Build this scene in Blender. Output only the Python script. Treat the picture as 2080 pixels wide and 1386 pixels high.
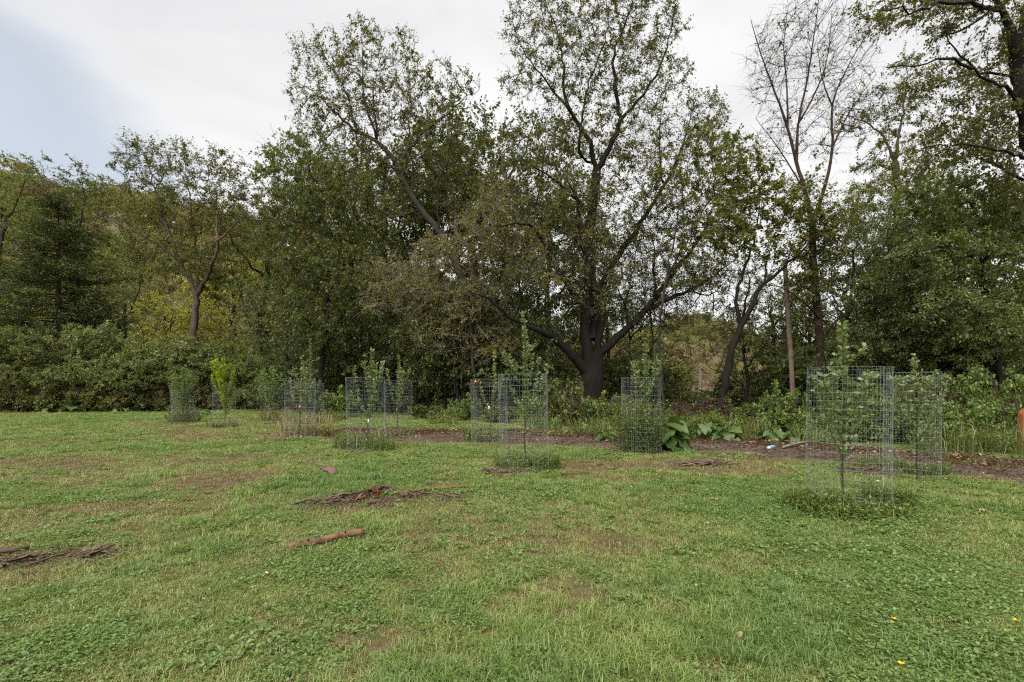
import bpy, math, random
import numpy as np
from mathutils import Vector, Matrix

for o in list(bpy.data.objects):
    bpy.data.objects.remove(o)
SC = bpy.context.scene
COL = SC.collection
R = math.radians

# ------------------------------------------------------------------ camera
F = 982.0                      # focal length in photo pixels (2080 wide)
CX, CY, HOR = 1040.0, 693.0, 789.0
CAM_Z = 1.56
PITCH = 0.0                    # verticals stay upright: level camera, the frame shifted up
cam_d = bpy.data.cameras.new('camera')
cam_d.sensor_width = 36.0
cam_d.lens = F / 2080.0 * 36.0
cam_d.clip_end = 3000
cam_d.shift_y = (HOR - CY) / 2080.0
cam = bpy.data.objects.new('camera', cam_d)
cam.location = (0, 0, CAM_Z)
cam.rotation_euler = (R(90) + PITCH, 0, 0)
COL.objects.link(cam)
SC.camera = cam

# ------------------------------------------------------------------ world, sun, exposure
SUN_EL, SUN_AZ = R(52), R(200)          # azimuth clockwise from +Y (camera looks along +Y)
world = bpy.data.worlds.new('World')
SC.world = world
world.use_nodes = True
wn, wl = world.node_tree.nodes, world.node_tree.links
wn.clear()
w_out = wn.new('ShaderNodeOutputWorld')
w_bg = wn.new('ShaderNodeBackground'); w_bg.inputs['Strength'].default_value = 0.05
w_sky = wn.new('ShaderNodeTexSky'); w_sky.sky_type = 'NISHITA'; w_sky.sun_disc = False
w_sky.sun_elevation = SUN_EL; w_sky.sun_rotation = SUN_AZ
w_sky.air_density = 1.0; w_sky.dust_density = 2.0
w_tc = wn.new('ShaderNodeTexCoord')
w_n1 = wn.new('ShaderNodeTexNoise'); w_n1.inputs['Scale'].default_value = 1.7
w_n1.inputs['Detail'].default_value = 5; w_n1.inputs['Distortion'].default_value = 0.5
w_map = wn.new('ShaderNodeMapping'); w_map.inputs['Scale'].default_value = (1, 1, 2.6)
w_map.inputs['Rotation'].default_value = (0, R(-24), 0)
w_cr = wn.new('ShaderNodeValToRGB')                        # cloud brightness
w_cr.color_ramp.elements[0].position = 0.34; w_cr.color_ramp.elements[0].color = (3.08, 3.10, 3.14, 1)
w_cr.color_ramp.elements[1].position = 0.62; w_cr.color_ramp.elements[1].color = (3.97, 3.98, 4.0, 1)
w_dot = wn.new('ShaderNodeVectorMath'); w_dot.operation = 'DOT_PRODUCT'
w_dot.inputs[1].default_value = Vector((-0.735, 0.595, 0.325)).normalized()
w_mul = wn.new('ShaderNodeMath'); w_mul.operation = 'MULTIPLY_ADD'
w_mul.inputs[1].default_value = 0.16
w_mr = wn.new('ShaderNodeMapRange'); w_mr.interpolation_type = 'SMOOTHSTEP'
w_mr.inputs['From Min'].default_value = 1.03; w_mr.inputs['From Max'].default_value = 1.078
w_mr.inputs['To Max'].default_value = 0.5
w_mix = wn.new('ShaderNodeMix'); w_mix.data_type = 'RGBA'
wl.new(w_tc.outputs['Generated'], w_map.inputs['Vector'])
wl.new(w_map.outputs['Vector'], w_n1.inputs['Vector'])
wl.new(w_n1.outputs['Fac'], w_cr.inputs['Fac'])
wl.new(w_tc.outputs['Generated'], w_dot.inputs[0])
wl.new(w_n1.outputs['Fac'], w_mul.inputs[0])
wl.new(w_dot.outputs['Value'], w_mul.inputs[2])
wl.new(w_mul.outputs[0], w_mr.inputs['Value'])
wl.new(w_mr.outputs['Result'], w_mix.inputs['Factor'])
wl.new(w_cr.outputs['Color'], w_mix.inputs['A'])
w_veil = wn.new('ShaderNodeMix'); w_veil.data_type = 'RGBA'; w_veil.blend_type = 'MULTIPLY'     # thin grey veil over the blue gap
w_veil.inputs['Factor'].default_value = 1; w_veil.inputs['B'].default_value = (.62, .63, .61, 1)
wl.new(w_sky.outputs['Color'], w_veil.inputs['A']); wl.new(w_veil.outputs['Result'], w_mix.inputs['B'])
wl.new(w_mix.outputs['Result'], w_bg.inputs['Color'])
wl.new(w_bg.outputs['Background'], w_out.inputs['Surface'])

sun_d = bpy.data.lights.new('sun', 'SUN')
sun_d.energy = 1.5; sun_d.angle = R(75); sun_d.color = (1.0, 0.97, 0.92)
sun = bpy.data.objects.new('sun', sun_d)
sdir = Vector((math.sin(SUN_AZ) * math.cos(SUN_EL), math.cos(SUN_AZ) * math.cos(SUN_EL), math.sin(SUN_EL)))
sun.rotation_euler = sdir.to_track_quat('Z', 'Y').to_euler()
sun.location = sdir * 60
COL.objects.link(sun)

SC.view_settings.view_transform = 'Standard'
SC.view_settings.look = 'None'
SC.view_settings.gamma = 1.0
SC.view_settings.exposure = 2.4
SC.render.engine = 'CYCLES'
SC.cycles.max_bounces = 4; SC.cycles.diffuse_bounces = 2; SC.cycles.glossy_bounces = 1
SC.cycles.use_adaptive_sampling = True; SC.cycles.adaptive_threshold = 0.03
SC.cycles.transmission_bounces = 4; SC.cycles.transparent_max_bounces = 4
SC.cycles.use_denoising = False
SC.cycles.caustics_reflective = False; SC.cycles.caustics_refractive = False
SC.cycles.filter_width = 1.2

# ------------------------------------------------------------------ pixel -> world
_cp, _sp = math.cos(PITCH), math.sin(PITCH)
def ray(px, py):
    x, u = (px - CX) / F, (HOR - py) / F
    return np.array([x, _cp - _sp * u, _sp + _cp * u])
def P(px, py, Y):
    d = ray(px, py); k = Y / d[1]
    return np.array([0, 0, CAM_Z]) + d * k
def G(px, py):
    d = ray(px, py); k = -CAM_Z / d[2]
    p = np.array([0, 0, CAM_Z]) + d * k
    p[2] = gz(p[0], p[1]); return p

# ------------------------------------------------------------------ numpy noise
def _hash(i, j, s):
    h = (i * 374761393 + j * 668265263 + s * 974634777) & 0xffffffff
    h = ((h ^ (h >> 13)) * 1274126177) & 0xffffffff
    return ((h ^ (h >> 16)) & 0xffff) / 65535.0
def vnoise(x, y, s=0):
    x, y = np.asarray(x, float), np.asarray(y, float)
    i, j = np.floor(x).astype(np.int64), np.floor(y).astype(np.int64)
    fx, fy = x - i, y - j
    fx, fy = fx * fx * (3 - 2 * fx), fy * fy * (3 - 2 * fy)
    a, b = _hash(i, j, s), _hash(i + 1, j, s)
    c, d = _hash(i, j + 1, s), _hash(i + 1, j + 1, s)
    return (a * (1 - fx) + b * fx) * (1 - fy) + (c * (1 - fx) + d * fx) * fy
def fbm(x, y, s=0, o=4):
    t, a, k = 0, 0.5, 1
    for q in range(o):
        t = t + a * vnoise(x * k, y * k, s + q * 17); a *= 0.5; k *= 2
    return t / (1 - 0.5 ** o)
def gz(x, y):
    """gentle unevenness of the lawn, fading to flat far off"""
    x, y = np.asarray(x, float), np.asarray(y, float)
    w = np.clip(1 - np.hypot(x, y - 15) / 70, 0, 1)
    return (fbm(x / 3.5, y / 3.5, 5, 3) - 0.5) * 0.09 * w

# dirt track centre line (photo pixels on the ground), half width in metres
TRK_PX = [(640, 884), (760, 886), (860, 888), (960, 889), (1080, 893), (1200, 897), (1320, 902), (1430, 908),
          (1540, 916), (1650, 926), (1760, 936), (1880, 947), (2000, 958), (2120, 968), (2300, 985)]
def _g0(px, py):
    d = ray(px, py); k = -CAM_Z / d[2]
    return (d * k)[:2]
TRK = np.array([_g0(*p) for p in TRK_PX])
def trk_dist(x, y):
    """distance to the track's centre line"""
    x, y = np.asarray(x, float), np.asarray(y, float)
    best = np.full(x.shape, 1e9)
    for a, b in zip(TRK[:-1], TRK[1:]):
        d = b - a; L = (d * d).sum()
        t = np.clip(((x - a[0]) * d[0] + (y - a[1]) * d[1]) / L, 0, 1)
        best = np.minimum(best, np.hypot(x - a[0] - t * d[0], y - a[1] - t * d[1]))
    return best
BARE_SPOTS = [(1270, 950, 1.1), (1390, 955, 1.2), (1500, 948, 1.3), (200, 985, 0.7), (210, 1030, .55), (360, 1000, .45), (270, 1075, .35),
              (1160, 1200, .25), (800, 1310, .35), (1330, 1000, .6), (560, 935, 1.3), (430, 975, .9), (1500, 1150, .3),
              (1080, 1230, .25), (100, 940, 1.2), (690, 1020, .5), (1230, 1100, .5), (900, 990, .6), (330, 940, 1.4), (80, 905, 1.5)]
def bare(x, y):
    """0 lush .. 1 bare soil"""
    n = fbm(x / 1.7, y / 1.7, 31, 4); m = fbm(x / 5.5, y / 5.5, 77, 3)
    b = np.clip((n * 0.6 + m * 0.55 - 0.60) * 2.6, 0, .75)
    b = np.clip(b - np.clip((x - 1.5) / 5, 0, .45) * (y < 7), 0, 1)
    w = fbm(x / .5, y / .5, 9, 3)
    for px, py, r in BARE_SPOTS:
        c = _g0(px, py); d = np.hypot((x - c[0]) / 1.5, y - c[1]) / r
        b = np.maximum(b, np.clip((1.15 - d) * 1.0 + (w - .5) * 2.6, 0, .8 if py < 1000 else .5))
    t = trk_dist(x, y)
    b = np.maximum(b, np.clip((1.9 - t + (n - .5) * 2.2) / 1.0, 0, 1))
    return b

# ------------------------------------------------------------------ materials
MATS = {}
def new_mat(name):
    m = bpy.data.materials.new(name); m.use_nodes = True
    m.node_tree.nodes.clear(); MATS[name] = m
    return m, m.node_tree.nodes, m.node_tree.links
def ramp(n, stops):
    r = n.new('ShaderNodeValToRGB'); e = r.color_ramp.elements
    while len(e) < len(stops): e.new(0.5)
    for k, (p, c) in enumerate(stops):
        e[k].position = p; e[k].color = (*c, 1)
    return r
def leaf_mat(name, stops, trans=0.40, gloss=0.03, attr='rnd', attr_type='GEOMETRY', rough=0.45):
    m, n, l = new_mat(name)
    a = n.new('ShaderNodeAttribute'); a.attribute_name = attr; a.attribute_type = attr_type
    r = ramp(n, stops)
    l.new(a.outputs['Fac'], r.inputs['Fac'])
    d = n.new('ShaderNodeBsdfDiffuse'); t = n.new('ShaderNodeBsdfTranslucent')
    tc = n.new('ShaderNodeMix'); tc.data_type = 'RGBA'; tc.blend_type = 'MULTIPLY'; tc.inputs['Factor'].default_value = 1
    tc.inputs['B'].default_value = (1.25, 1.2, 0.55, 1)
    l.new(r.outputs['Color'], d.inputs['Color']); l.new(r.outputs['Color'], tc.inputs['A'])
    l.new(tc.outputs['Result'], t.inputs['Color'])
    g = n.new('ShaderNodeBsdfGlossy'); g.inputs['Roughness'].default_value = rough
    m1 = n.new('ShaderNodeMixShader'); m1.inputs['Fac'].default_value = trans
    m2 = n.new('ShaderNodeMixShader'); m2.inputs['Fac'].default_value = gloss
    o = n.new('ShaderNodeOutputMaterial')
    l.new(d.outputs[0], m1.inputs[1]); l.new(t.outputs[0], m1.inputs[2])
    l.new(m1.outputs[0], m2.inputs[1]); l.new(g.outputs[0], m2.inputs[2])
    l.new(m2.outputs[0], o.inputs['Surface'])
    return m
def bark_mat(name, c0, c1, scale=9.0, zs=0.25, bump=0.6):
    m, n, l = new_mat(name)
    tc = n.new('ShaderNodeTexCoord'); mp = n.new('ShaderNodeMapping'); mp.inputs['Scale'].default_value = (1, 1, zs)
    nz = n.new('ShaderNodeTexNoise'); nz.inputs['Scale'].default_value = scale; nz.inputs['Detail'].default_value = 6
    nz.inputs['Roughness'].default_value = 0.65
    n2 = n.new('ShaderNodeTexNoise'); n2.inputs['Scale'].default_value = 0.8; n2.inputs['Detail'].default_value = 3
    ad = n.new('ShaderNodeMath'); ad.operation = 'MULTIPLY_ADD'; ad.inputs[1].default_value = 0.5
    r = ramp(n, [(0.45, c0), (0.95, c1)])
    b = n.new('ShaderNodeBump'); b.inputs['Strength'].default_value = bump; b.inputs['Distance'].default_value = 0.03
    p = n.new('ShaderNodeBsdfPrincipled'); p.inputs['Roughness'].default_value = 0.95
    p.inputs['Specular IOR Level'].default_value = 0.15
    o = n.new('ShaderNodeOutputMaterial')
    l.new(tc.outputs['Object'], mp.inputs['Vector']); l.new(mp.outputs[0], nz.inputs['Vector'])
    l.new(tc.outputs['Object'], n2.inputs['Vector'])
    l.new(n2.outputs['Fac'], ad.inputs[0]); l.new(nz.outputs['Fac'], ad.inputs[2])
    l.new(ad.outputs[0], r.inputs['Fac']); l.new(r.outputs['Color'], p.inputs['Base Color'])
    l.new(nz.outputs['Fac'], b.inputs['Height']); l.new(b.outputs[0], p.inputs['Normal'])
    l.new(p.outputs[0], o.inputs['Surface'])
    return m

leaf_mat('leaf_elm', [(0, (0.060, 0.071, 0.022)), (.5, (0.095, 0.104, 0.030)), (.85, (0.151, 0.143, 0.036)), (1, (0.219, 0.135, 0.030))])
leaf_mat('leaf_green', [(0, (0.044, 0.058, 0.017)), (.5, (0.071, 0.095, 0.024)), (.88, (0.122, 0.126, 0.029)), (.972, (0.323, 0.138, 0.016)), (1, (0.259, 0.089, 0.014))])
leaf_mat('leaf_deep', [(0, (0.064, 0.085, 0.025)), (.6, (0.094, 0.120, 0.034)), (1, (0.155, 0.166, 0.044))])
leaf_mat('leaf_olive', [(0, (0.093, 0.088, 0.024)), (.5, (0.139, 0.132, 0.029)), (.85, (0.195, 0.176, 0.035)), (1, (0.186, 0.112, 0.027))])
leaf_mat('leaf_pale_olive', [(0, (0.088, 0.110, 0.034)), (.5, (0.126, 0.156, 0.044)), (.9, (0.185, 0.212, 0.066)), (1, (0.178, 0.130, 0.040))])
leaf_mat('leaf_vine', [(0, (0.062, 0.076, 0.016)), (.5, (0.107, 0.122, 0.022)), (.85, (0.168, 0.162, 0.026)), (1, (0.190, 0.101, 0.022))], trans=.42)
leaf_mat('leaf_bush', [(0, (0.079, 0.106, 0.029)), (.5, (0.120, 0.154, 0.043)), (.9, (0.174, 0.207, 0.060)), (1, (0.231, 0.210, 0.036))], gloss=.04)
leaf_mat('leaf_bush_warm', [(0, (0.066, 0.083, 0.026)), (.5, (0.105, 0.123, 0.038)), (.9, (0.154, 0.171, 0.055)), (1, (0.187, 0.143, 0.035))])
leaf_mat('leaf_bramble', [(0, (.05, .075, .022)), (.45, (.09, .12, .03)), (.7, (.16, .15, .035)), (.85, (.09, .035, .022)), (1, (.06, .022, .018))])
leaf_mat('leaf_weed', [(0, (0.062, 0.096, 0.021)), (.5, (0.106, 0.155, 0.031)), (.9, (0.168, 0.221, 0.046)), (1, (0.265, 0.193, 0.041))])
leaf_mat('leaf_russet', [(0, (0.053, 0.026, 0.014)), (.5, (0.083, 0.040, 0.021)), (1, (0.112, 0.072, 0.036))])
leaf_mat('leaf_cedar', [(0, (0.030, 0.043, 0.015)), (.6, (0.051, 0.069, 0.020)), (1, (0.097, 0.106, 0.026))], trans=.15)
leaf_mat('leaf_hill', [(0, (0.158, 0.190, 0.041)), (.4, (0.242, 0.278, 0.050)), (.7, (0.399, 0.369, 0.065)), (.9, (0.485, 0.343, 0.074)), (1, (0.455, 0.237, 0.058))])
leaf_mat('leaf_fruit', [(0, (0.087, 0.127, 0.042)), (.5, (0.134, 0.183, 0.065)), (.9, (0.196, 0.244, 0.099)), (1, (0.233, 0.222, 0.061))], gloss=.05)
leaf_mat('leaf_willow', [(0, (0.093, 0.149, 0.041)), (.5, (0.139, 0.209, 0.061)), (1, (0.217, 0.270, 0.081))], gloss=.04)
leaf_mat('leaf_lime', [(0, (0.154, 0.225, 0.022)), (.5, (0.246, 0.326, 0.030)), (.85, (0.348, 0.405, 0.044)), (1, (0.256, 0.169, 0.037))], trans=.4)
leaf_mat('leaf_burdock', [(0, (0.040, 0.078, 0.018)), (.5, (0.063, 0.111, 0.027)), (1, (0.099, 0.148, 0.039))], gloss=.03)
leaf_mat('leaf_yellow', [(0, (.32, .20, .02)), (.5, (.40, .27, .03)), (1, (.22, .17, .03))], trans=.4)
leaf_mat('dry_leaf', [(0, (.16, .10, .06)), (.5, (.30, .21, .14)), (1, (.46, .36, .28))], trans=.15, gloss=.02)
leaf_mat('petal', [(0, (.75, .42, .01)), (1, (.85, .50, .02))], trans=.2, gloss=.02)
bark_mat('bark_grey', (0.0148, 0.0123, 0.0098), (0.0418, 0.0354, 0.0285))
bark_mat('bark_dark', (0.0054, 0.0042, 0.0031), (0.0161, 0.0127, 0.0096))
bark_mat('bark_elm', (0.0315, 0.0224, 0.0175), (0.0910, 0.0686, 0.0546))
bark_mat('bark_red', (0.0165, 0.0105, 0.0075), (0.0562, 0.0360, 0.0270))
bark_mat('twig', (0.0196, 0.0161, 0.0126), (0.0525, 0.0434, 0.0350), bump=0)
bark_mat('twig_pale', (0.0800, 0.0680, 0.0560), (0.1920, 0.1680, 0.1440), bump=0)
bark_mat('wood_log', (0.0440, 0.0240, 0.0144), (0.2160, 0.1240, 0.0760), scale=11, zs=1, bump=.8)
bark_mat('wood_debris', (.018, .012, .009), (.13, .086, .063), scale=6, zs=1, bump=.4)
bark_mat('wood_rot', (.05, .018, .010), (.15, .055, .025), scale=20, zs=1, bump=.5)
bark_mat('pole_wood', (0.0930, 0.0651, 0.0496), (0.1984, 0.1550, 0.1240), scale=10, zs=.08, bump=.3)
bark_mat('post_wood', (.12, .040, .014), (.24, .09, .035), scale=26, zs=.06, bump=.5)
bark_mat('hill_soil', (.07, .065, .035), (.13, .10, .06), scale=.3, zs=1, bump=.1)

def plain_mat(name, col, rough=.5, metal=0.0, **kw):
    m, n, l = new_mat(name)
    p = n.new('ShaderNodeBsdfPrincipled'); o = n.new('ShaderNodeOutputMaterial')
    nz = n.new('ShaderNodeTexNoise'); nz.inputs['Scale'].default_value = 14
    r = ramp(n, [(.3, tuple(c * .85 for c in col)), (.7, tuple(min(1, c * 1.1) for c in col))])
    l.new(nz.outputs['Fac'], r.inputs['Fac']); l.new(r.outputs['Color'], p.inputs['Base Color'])
    p.inputs['Roughness'].default_value = rough; p.inputs['Metallic'].default_value = metal
    for k, v in kw.items(): p.inputs[k].default_value = v
    l.new(p.outputs[0], o.inputs['Surface'])
    return m
plain_mat('galvanised', (.19, .22, .205), rough=.55, metal=.2)
plain_mat('tag_red', (.20, .015, .02), rough=.4)
plain_mat('tag_white', (.42, .44, .46), rough=.4)
plain_mat('bottle', (.55, .68, .80), rough=.12, **{'Transmission Weight': .35})
plain_mat('label_blue', (.10, .25, .55), rough=.4)
plain_mat('grey_face', (.22, .23, .24), rough=.8)

# grass blade: colour picked by the tuft (instance) and by the blade
m, n, l = new_mat('grass_blade')
a = n.new('ShaderNodeAttribute'); a.attribute_name = 'rnd'
t = n.new('ShaderNodeAttribute'); t.attribute_name = 'tint'; t.attribute_type = 'INSTANCER'
ad = n.new('ShaderNodeMath'); ad.operation = 'MULTIPLY_ADD'; ad.inputs[1].default_value = .55
r = ramp(n, [(.05, (.074, .132, .026)), (.38, (.155, .224, .044)), (.66, (.230, .255, .068)), (.86, (.215, .178, .070)), (1, (.17, .105, .052))])
d = n.new('ShaderNodeBsdfDiffuse'); tr = n.new('ShaderNodeBsdfTranslucent'); gl = n.new('ShaderNodeBsdfGlossy'); gl.inputs['Roughness'].default_value = .5
m1 = n.new('ShaderNodeMixShader'); m1.inputs['Fac'].default_value = .3
m2 = n.new('ShaderNodeMixShader'); m2.inputs['Fac'].default_value = .04
o = n.new('ShaderNodeOutputMaterial')
l.new(a.outputs['Fac'], ad.inputs[0]); l.new(t.outputs['Fac'], ad.inputs[2]); l.new(ad.outputs[0], r.inputs['Fac'])
for q in (d, tr): l.new(r.outputs['Color'], q.inputs['Color'])
l.new(d.outputs[0], m1.inputs[1]); l.new(tr.outputs[0], m1.inputs[2]); l.new(m1.outputs[0], m2.inputs[1]); l.new(gl.outputs[0], m2.inputs[2])
l.new(m2.outputs[0], o.inputs['Surface'])

# lawn soil and thatch
m, n, l = new_mat('lawn')
tc = n.new('ShaderNodeTexCoord')
at = n.new('ShaderNodeAttribute'); at.attribute_name = 'bare'
n1 = n.new('ShaderNodeTexNoise'); n1.inputs['Scale'].default_value = 3.0; n1.inputs['Detail'].default_value = 8; n1.inputs['Roughness'].default_value = .7
n2 = n.new('ShaderNodeTexNoise'); n2.inputs['Scale'].default_value = 45; n2.inputs['Detail'].default_value = 4
g1 = ramp(n, [(.3, (.055, .075, .020)), (.5, (.085, .100, .030)), (.7, (.12, .115, .045))])
g2 = ramp(n, [(.3, (.055, .042, .024)), (.7, (.115, .088, .052))])
mx = n.new('ShaderNodeMix'); mx.data_type = 'RGBA'
ma = n.new('ShaderNodeMath'); ma.operation = 'MULTIPLY_ADD'; ma.inputs[1].default_value = .55
mr = n.new('ShaderNodeMapRange'); mr.inputs['From Min'].default_value = .50; mr.inputs['From Max'].default_value = .95
ov = n.new('ShaderNodeMix'); ov.data_type = 'RGBA'; ov.blend_type = 'OVERLAY'; ov.inputs['Factor'].default_value = .7
p = n.new('ShaderNodeBsdfPrincipled'); p.inputs['Roughness'].default_value = 1; p.inputs['Specular IOR Level'].default_value = .05
b = n.new('ShaderNodeBump'); b.inputs['Strength'].default_value = .7; b.inputs['Distance'].default_value = .03
o = n.new('ShaderNodeOutputMaterial')
l.new(tc.outputs['Object'], n1.inputs['Vector']); l.new(tc.outputs['Object'], n2.inputs['Vector'])
l.new(n1.outputs['Fac'], g1.inputs['Fac']); l.new(n1.outputs['Fac'], g2.inputs['Fac'])
l.new(n1.outputs['Fac'], ma.inputs[0]); l.new(at.outputs['Fac'], ma.inputs[2]); l.new(ma.outputs[0], mr.inputs['Value'])
l.new(mr.outputs['Result'], mx.inputs['Factor']); l.new(g1.outputs['Color'], mx.inputs['A']); l.new(g2.outputs['Color'], mx.inputs['B'])
l.new(mx.outputs['Result'], ov.inputs['A']); l.new(n2.outputs['Color'], ov.inputs['B'])
l.new(ov.outputs['Result'], p.inputs['Base Color']); l.new(n2.outputs['Fac'], b.inputs['Height']); l.new(b.outputs[0], p.inputs['Normal'])
l.new(p.outputs[0], o.inputs['Surface'])
# track soil
m, n, l = new_mat('track_soil')
tc = n.new('ShaderNodeTexCoord')
n1 = n.new('ShaderNodeTexNoise'); n1.inputs['Scale'].default_value = 2.2; n1.inputs['Detail'].default_value = 9; n1.inputs['Roughness'].default_value = .72
n2 = n.new('ShaderNodeTexNoise'); n2.inputs['Scale'].default_value = 28; n2.inputs['Detail'].default_value = 5
r = ramp(n, [(.30, (.036, .025, .018)), (.5, (.074, .054, .042)), (.72, (.125, .094, .076))])
ov = n.new('ShaderNodeMix'); ov.data_type = 'RGBA'; ov.blend_type = 'OVERLAY'; ov.inputs['Factor'].default_value = .8
p = n.new('ShaderNodeBsdfPrincipled'); p.inputs['Roughness'].default_value = .95; p.inputs['Specular IOR Level'].default_value = .15
b = n.new('ShaderNodeBump'); b.inputs['Strength'].default_value = .9; b.inputs['Distance'].default_value = .05
o = n.new('ShaderNodeOutputMaterial')
l.new(tc.outputs['Object'], n1.inputs['Vector']); l.new(tc.outputs['Object'], n2.inputs['Vector'])
l.new(n1.outputs['Fac'], r.inputs['Fac']); l.new(r.outputs['Color'], ov.inputs['A']); l.new(n2.outputs['Color'], ov.inputs['B'])
l.new(ov.outputs['Result'], p.inputs['Base Color']); l.new(n2.outputs['Fac'], b.inputs['Height']); l.new(b.outputs[0], p.inputs['Normal'])
l.new(p.outputs[0], o.inputs['Surface'])

# ------------------------------------------------------------------ mesh helpers
def quad_mesh(name, V, Q, mat, rnd=None, smooth=False):
    V = np.ascontiguousarray(V, np.float32).reshape(-1, 3); Q = np.ascontiguousarray(Q, np.int32).reshape(-1, 4)
    me = bpy.data.meshes.new(name)
    me.vertices.add(len(V)); me.vertices.foreach_set('co', V.ravel())
    me.loops.add(Q.size); me.loops.foreach_set('vertex_index', Q.ravel())
    me.polygons.add(len(Q)); me.polygons.foreach_set('loop_start', np.arange(0, Q.size, 4, dtype=np.int32))
    if smooth: me.polygons.foreach_set('use_smooth', np.ones(len(Q), bool))
    me.update(calc_edges=True)
    if rnd is not None:
        at = me.attributes.new('rnd', 'FLOAT', 'FACE'); at.data.foreach_set('value', np.ascontiguousarray(rnd, np.float32))
    me.materials.append(MATS[mat] if isinstance(mat, str) else mat)
    return me
def obj(name, me, parent=None, label=None, cat=None, group=None, kind=None, loc=None, rot=None, scale=None, link=True):
    o = bpy.data.objects.new(name, me)
    if link: COL.objects.link(o)
    if parent is not None: o.parent = parent
    if loc is not None: o.location = [float(v) for v in loc]
    if rot is not None: o.rotation_euler = rot
    if scale is not None: o.scale = scale if hasattr(scale, '__len__') else (scale,) * 3
    if label: o['label'] = label
    if cat: o['category'] = cat
    if group: o['group'] = group
    if kind: o['kind'] = kind
    return o
def copy_tree(root, label, loc, rotz=0.0, scale=(1, 1, 1), group=None):
    r = root.copy(); COL.objects.link(r); r.location = [float(v) for v in loc]
    r.rotation_euler = (0, 0, rotz); r.scale = scale; r['label'] = label
    if group: r['group'] = group
    for ch in root.children:
        c = ch.copy(); COL.objects.link(c); c.parent = r
        for gc in ch.children:
            d_ = gc.copy(); COL.objects.link(d_); d_.parent = c
    return r
def unit(v):
    return v / np.maximum(np.linalg.norm(v, axis=-1, keepdims=True), 1e-9)
def smooth_line(pts, step):
    pts = np.asarray(pts, float)
    if len(pts) > 2:
        p = np.vstack([2 * pts[0] - pts[1], pts, 2 * pts[-1] - pts[-2]]); out = []
        for i in range(1, len(p) - 2):
            for t in np.linspace(0, 1, 8, endpoint=False):
                a, b, c, d = p[i - 1], p[i], p[i + 1], p[i + 2]
                out.append(.5 * (2 * b + (c - a) * t + (2 * a - 5 * b + 4 * c - d) * t * t + (3 * b - a - 3 * c + d) * t ** 3))
        out.append(pts[-1]); pts = np.array(out)
    s = np.concatenate([[0], np.cumsum(np.linalg.norm(np.diff(pts, axis=0), axis=1))])
    m = max(2, int(round(s[-1] / step)) + 1); q = np.linspace(0, s[-1], m)
    return np.stack([np.interp(q, s, pts[:, k]) for k in range(3)], 1)
def tube(pts, rad, k=8, rng=None, lump=0.0, caps=False):
    """swept tube; returns verts, quads"""
    pts = np.asarray(pts, float); n = len(pts); rad = np.broadcast_to(np.asarray(rad, float), (n,))
    t = unit(np.gradient(pts, axis=0)); m = np.abs(t.mean(0)); ref = np.eye(3)[np.argmin(m)]
    u = unit(np.cross(t, ref)); v = np.cross(t, u)
    a = np.arange(k) / k * 2 * np.pi
    rr = rad[:, None] * np.ones((n, k))
    if rng is not None and lump: rr = rr * (1 + lump * (rng.random((n, k)) - .5) + lump * .8 * (rng.random((1, k)) - .5))
    V = pts[:, None] + rr[..., None] * (np.cos(a)[None, :, None] * u[:, None] + np.sin(a)[None, :, None] * v[:, None])
    i, j = np.meshgrid(np.arange(n - 1), np.arange(k), indexing='ij'); j2 = (j + 1) % k
    Q = np.stack([i * k + j, i * k + j2, (i + 1) * k + j2, (i + 1) * k + j], -1).reshape(-1, 4)
    V = V.reshape(-1, 3)
    if caps:      # close both ends with quads round a centre vertex (k even)
        c0 = len(V); V = np.vstack([V, pts[:1], pts[-1:]]); ex = []
        for s in range(0, k, 2):
            ex.append([c0, (s + 2) % k, s + 1, s]); b = (n - 1) * k
            ex.append([c0 + 1, b + s, b + s + 1, b + (s + 2) % k])
        Q = np.vstack([Q, ex])
    return V, Q
def frusta(A, B, ra, rb, k):
    """many separate k-sided frusta at once"""
    d = unit(B - A); ref = np.where(np.abs(d[:, 2:3]) < .9, np.array([[0, 0, 1.]]), np.array([[1., 0, 0]]))
    u = unit(np.cross(d, ref)); v = np.cross(d, u)
    a = np.arange(k) / k * 2 * np.pi
    ring = np.cos(a)[None, :, None] * u[:, None] + np.sin(a)[None, :, None] * v[:, None]
    V = np.concatenate([A[:, None] + ring * ra[:, None, None], B[:, None] + ring * rb[:, None, None]], 1)
    j = np.arange(k); q = np.stack([j, (j + 1) % k, (j + 1) % k + k, j + k], -1)
    Q = (np.arange(len(A)) * 2 * k)[:, None, None] + q[None]
    return V.reshape(-1, 3), Q.reshape(-1, 4)
def join(parts):
    Vs, Qs, o = [], [], 0
    for V, Q in parts:
        if len(V) == 0: continue
        Vs.append(V); Qs.append(np.asarray(Q) + o); o += len(V)
    return np.vstack(Vs), np.vstack(Qs)
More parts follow.
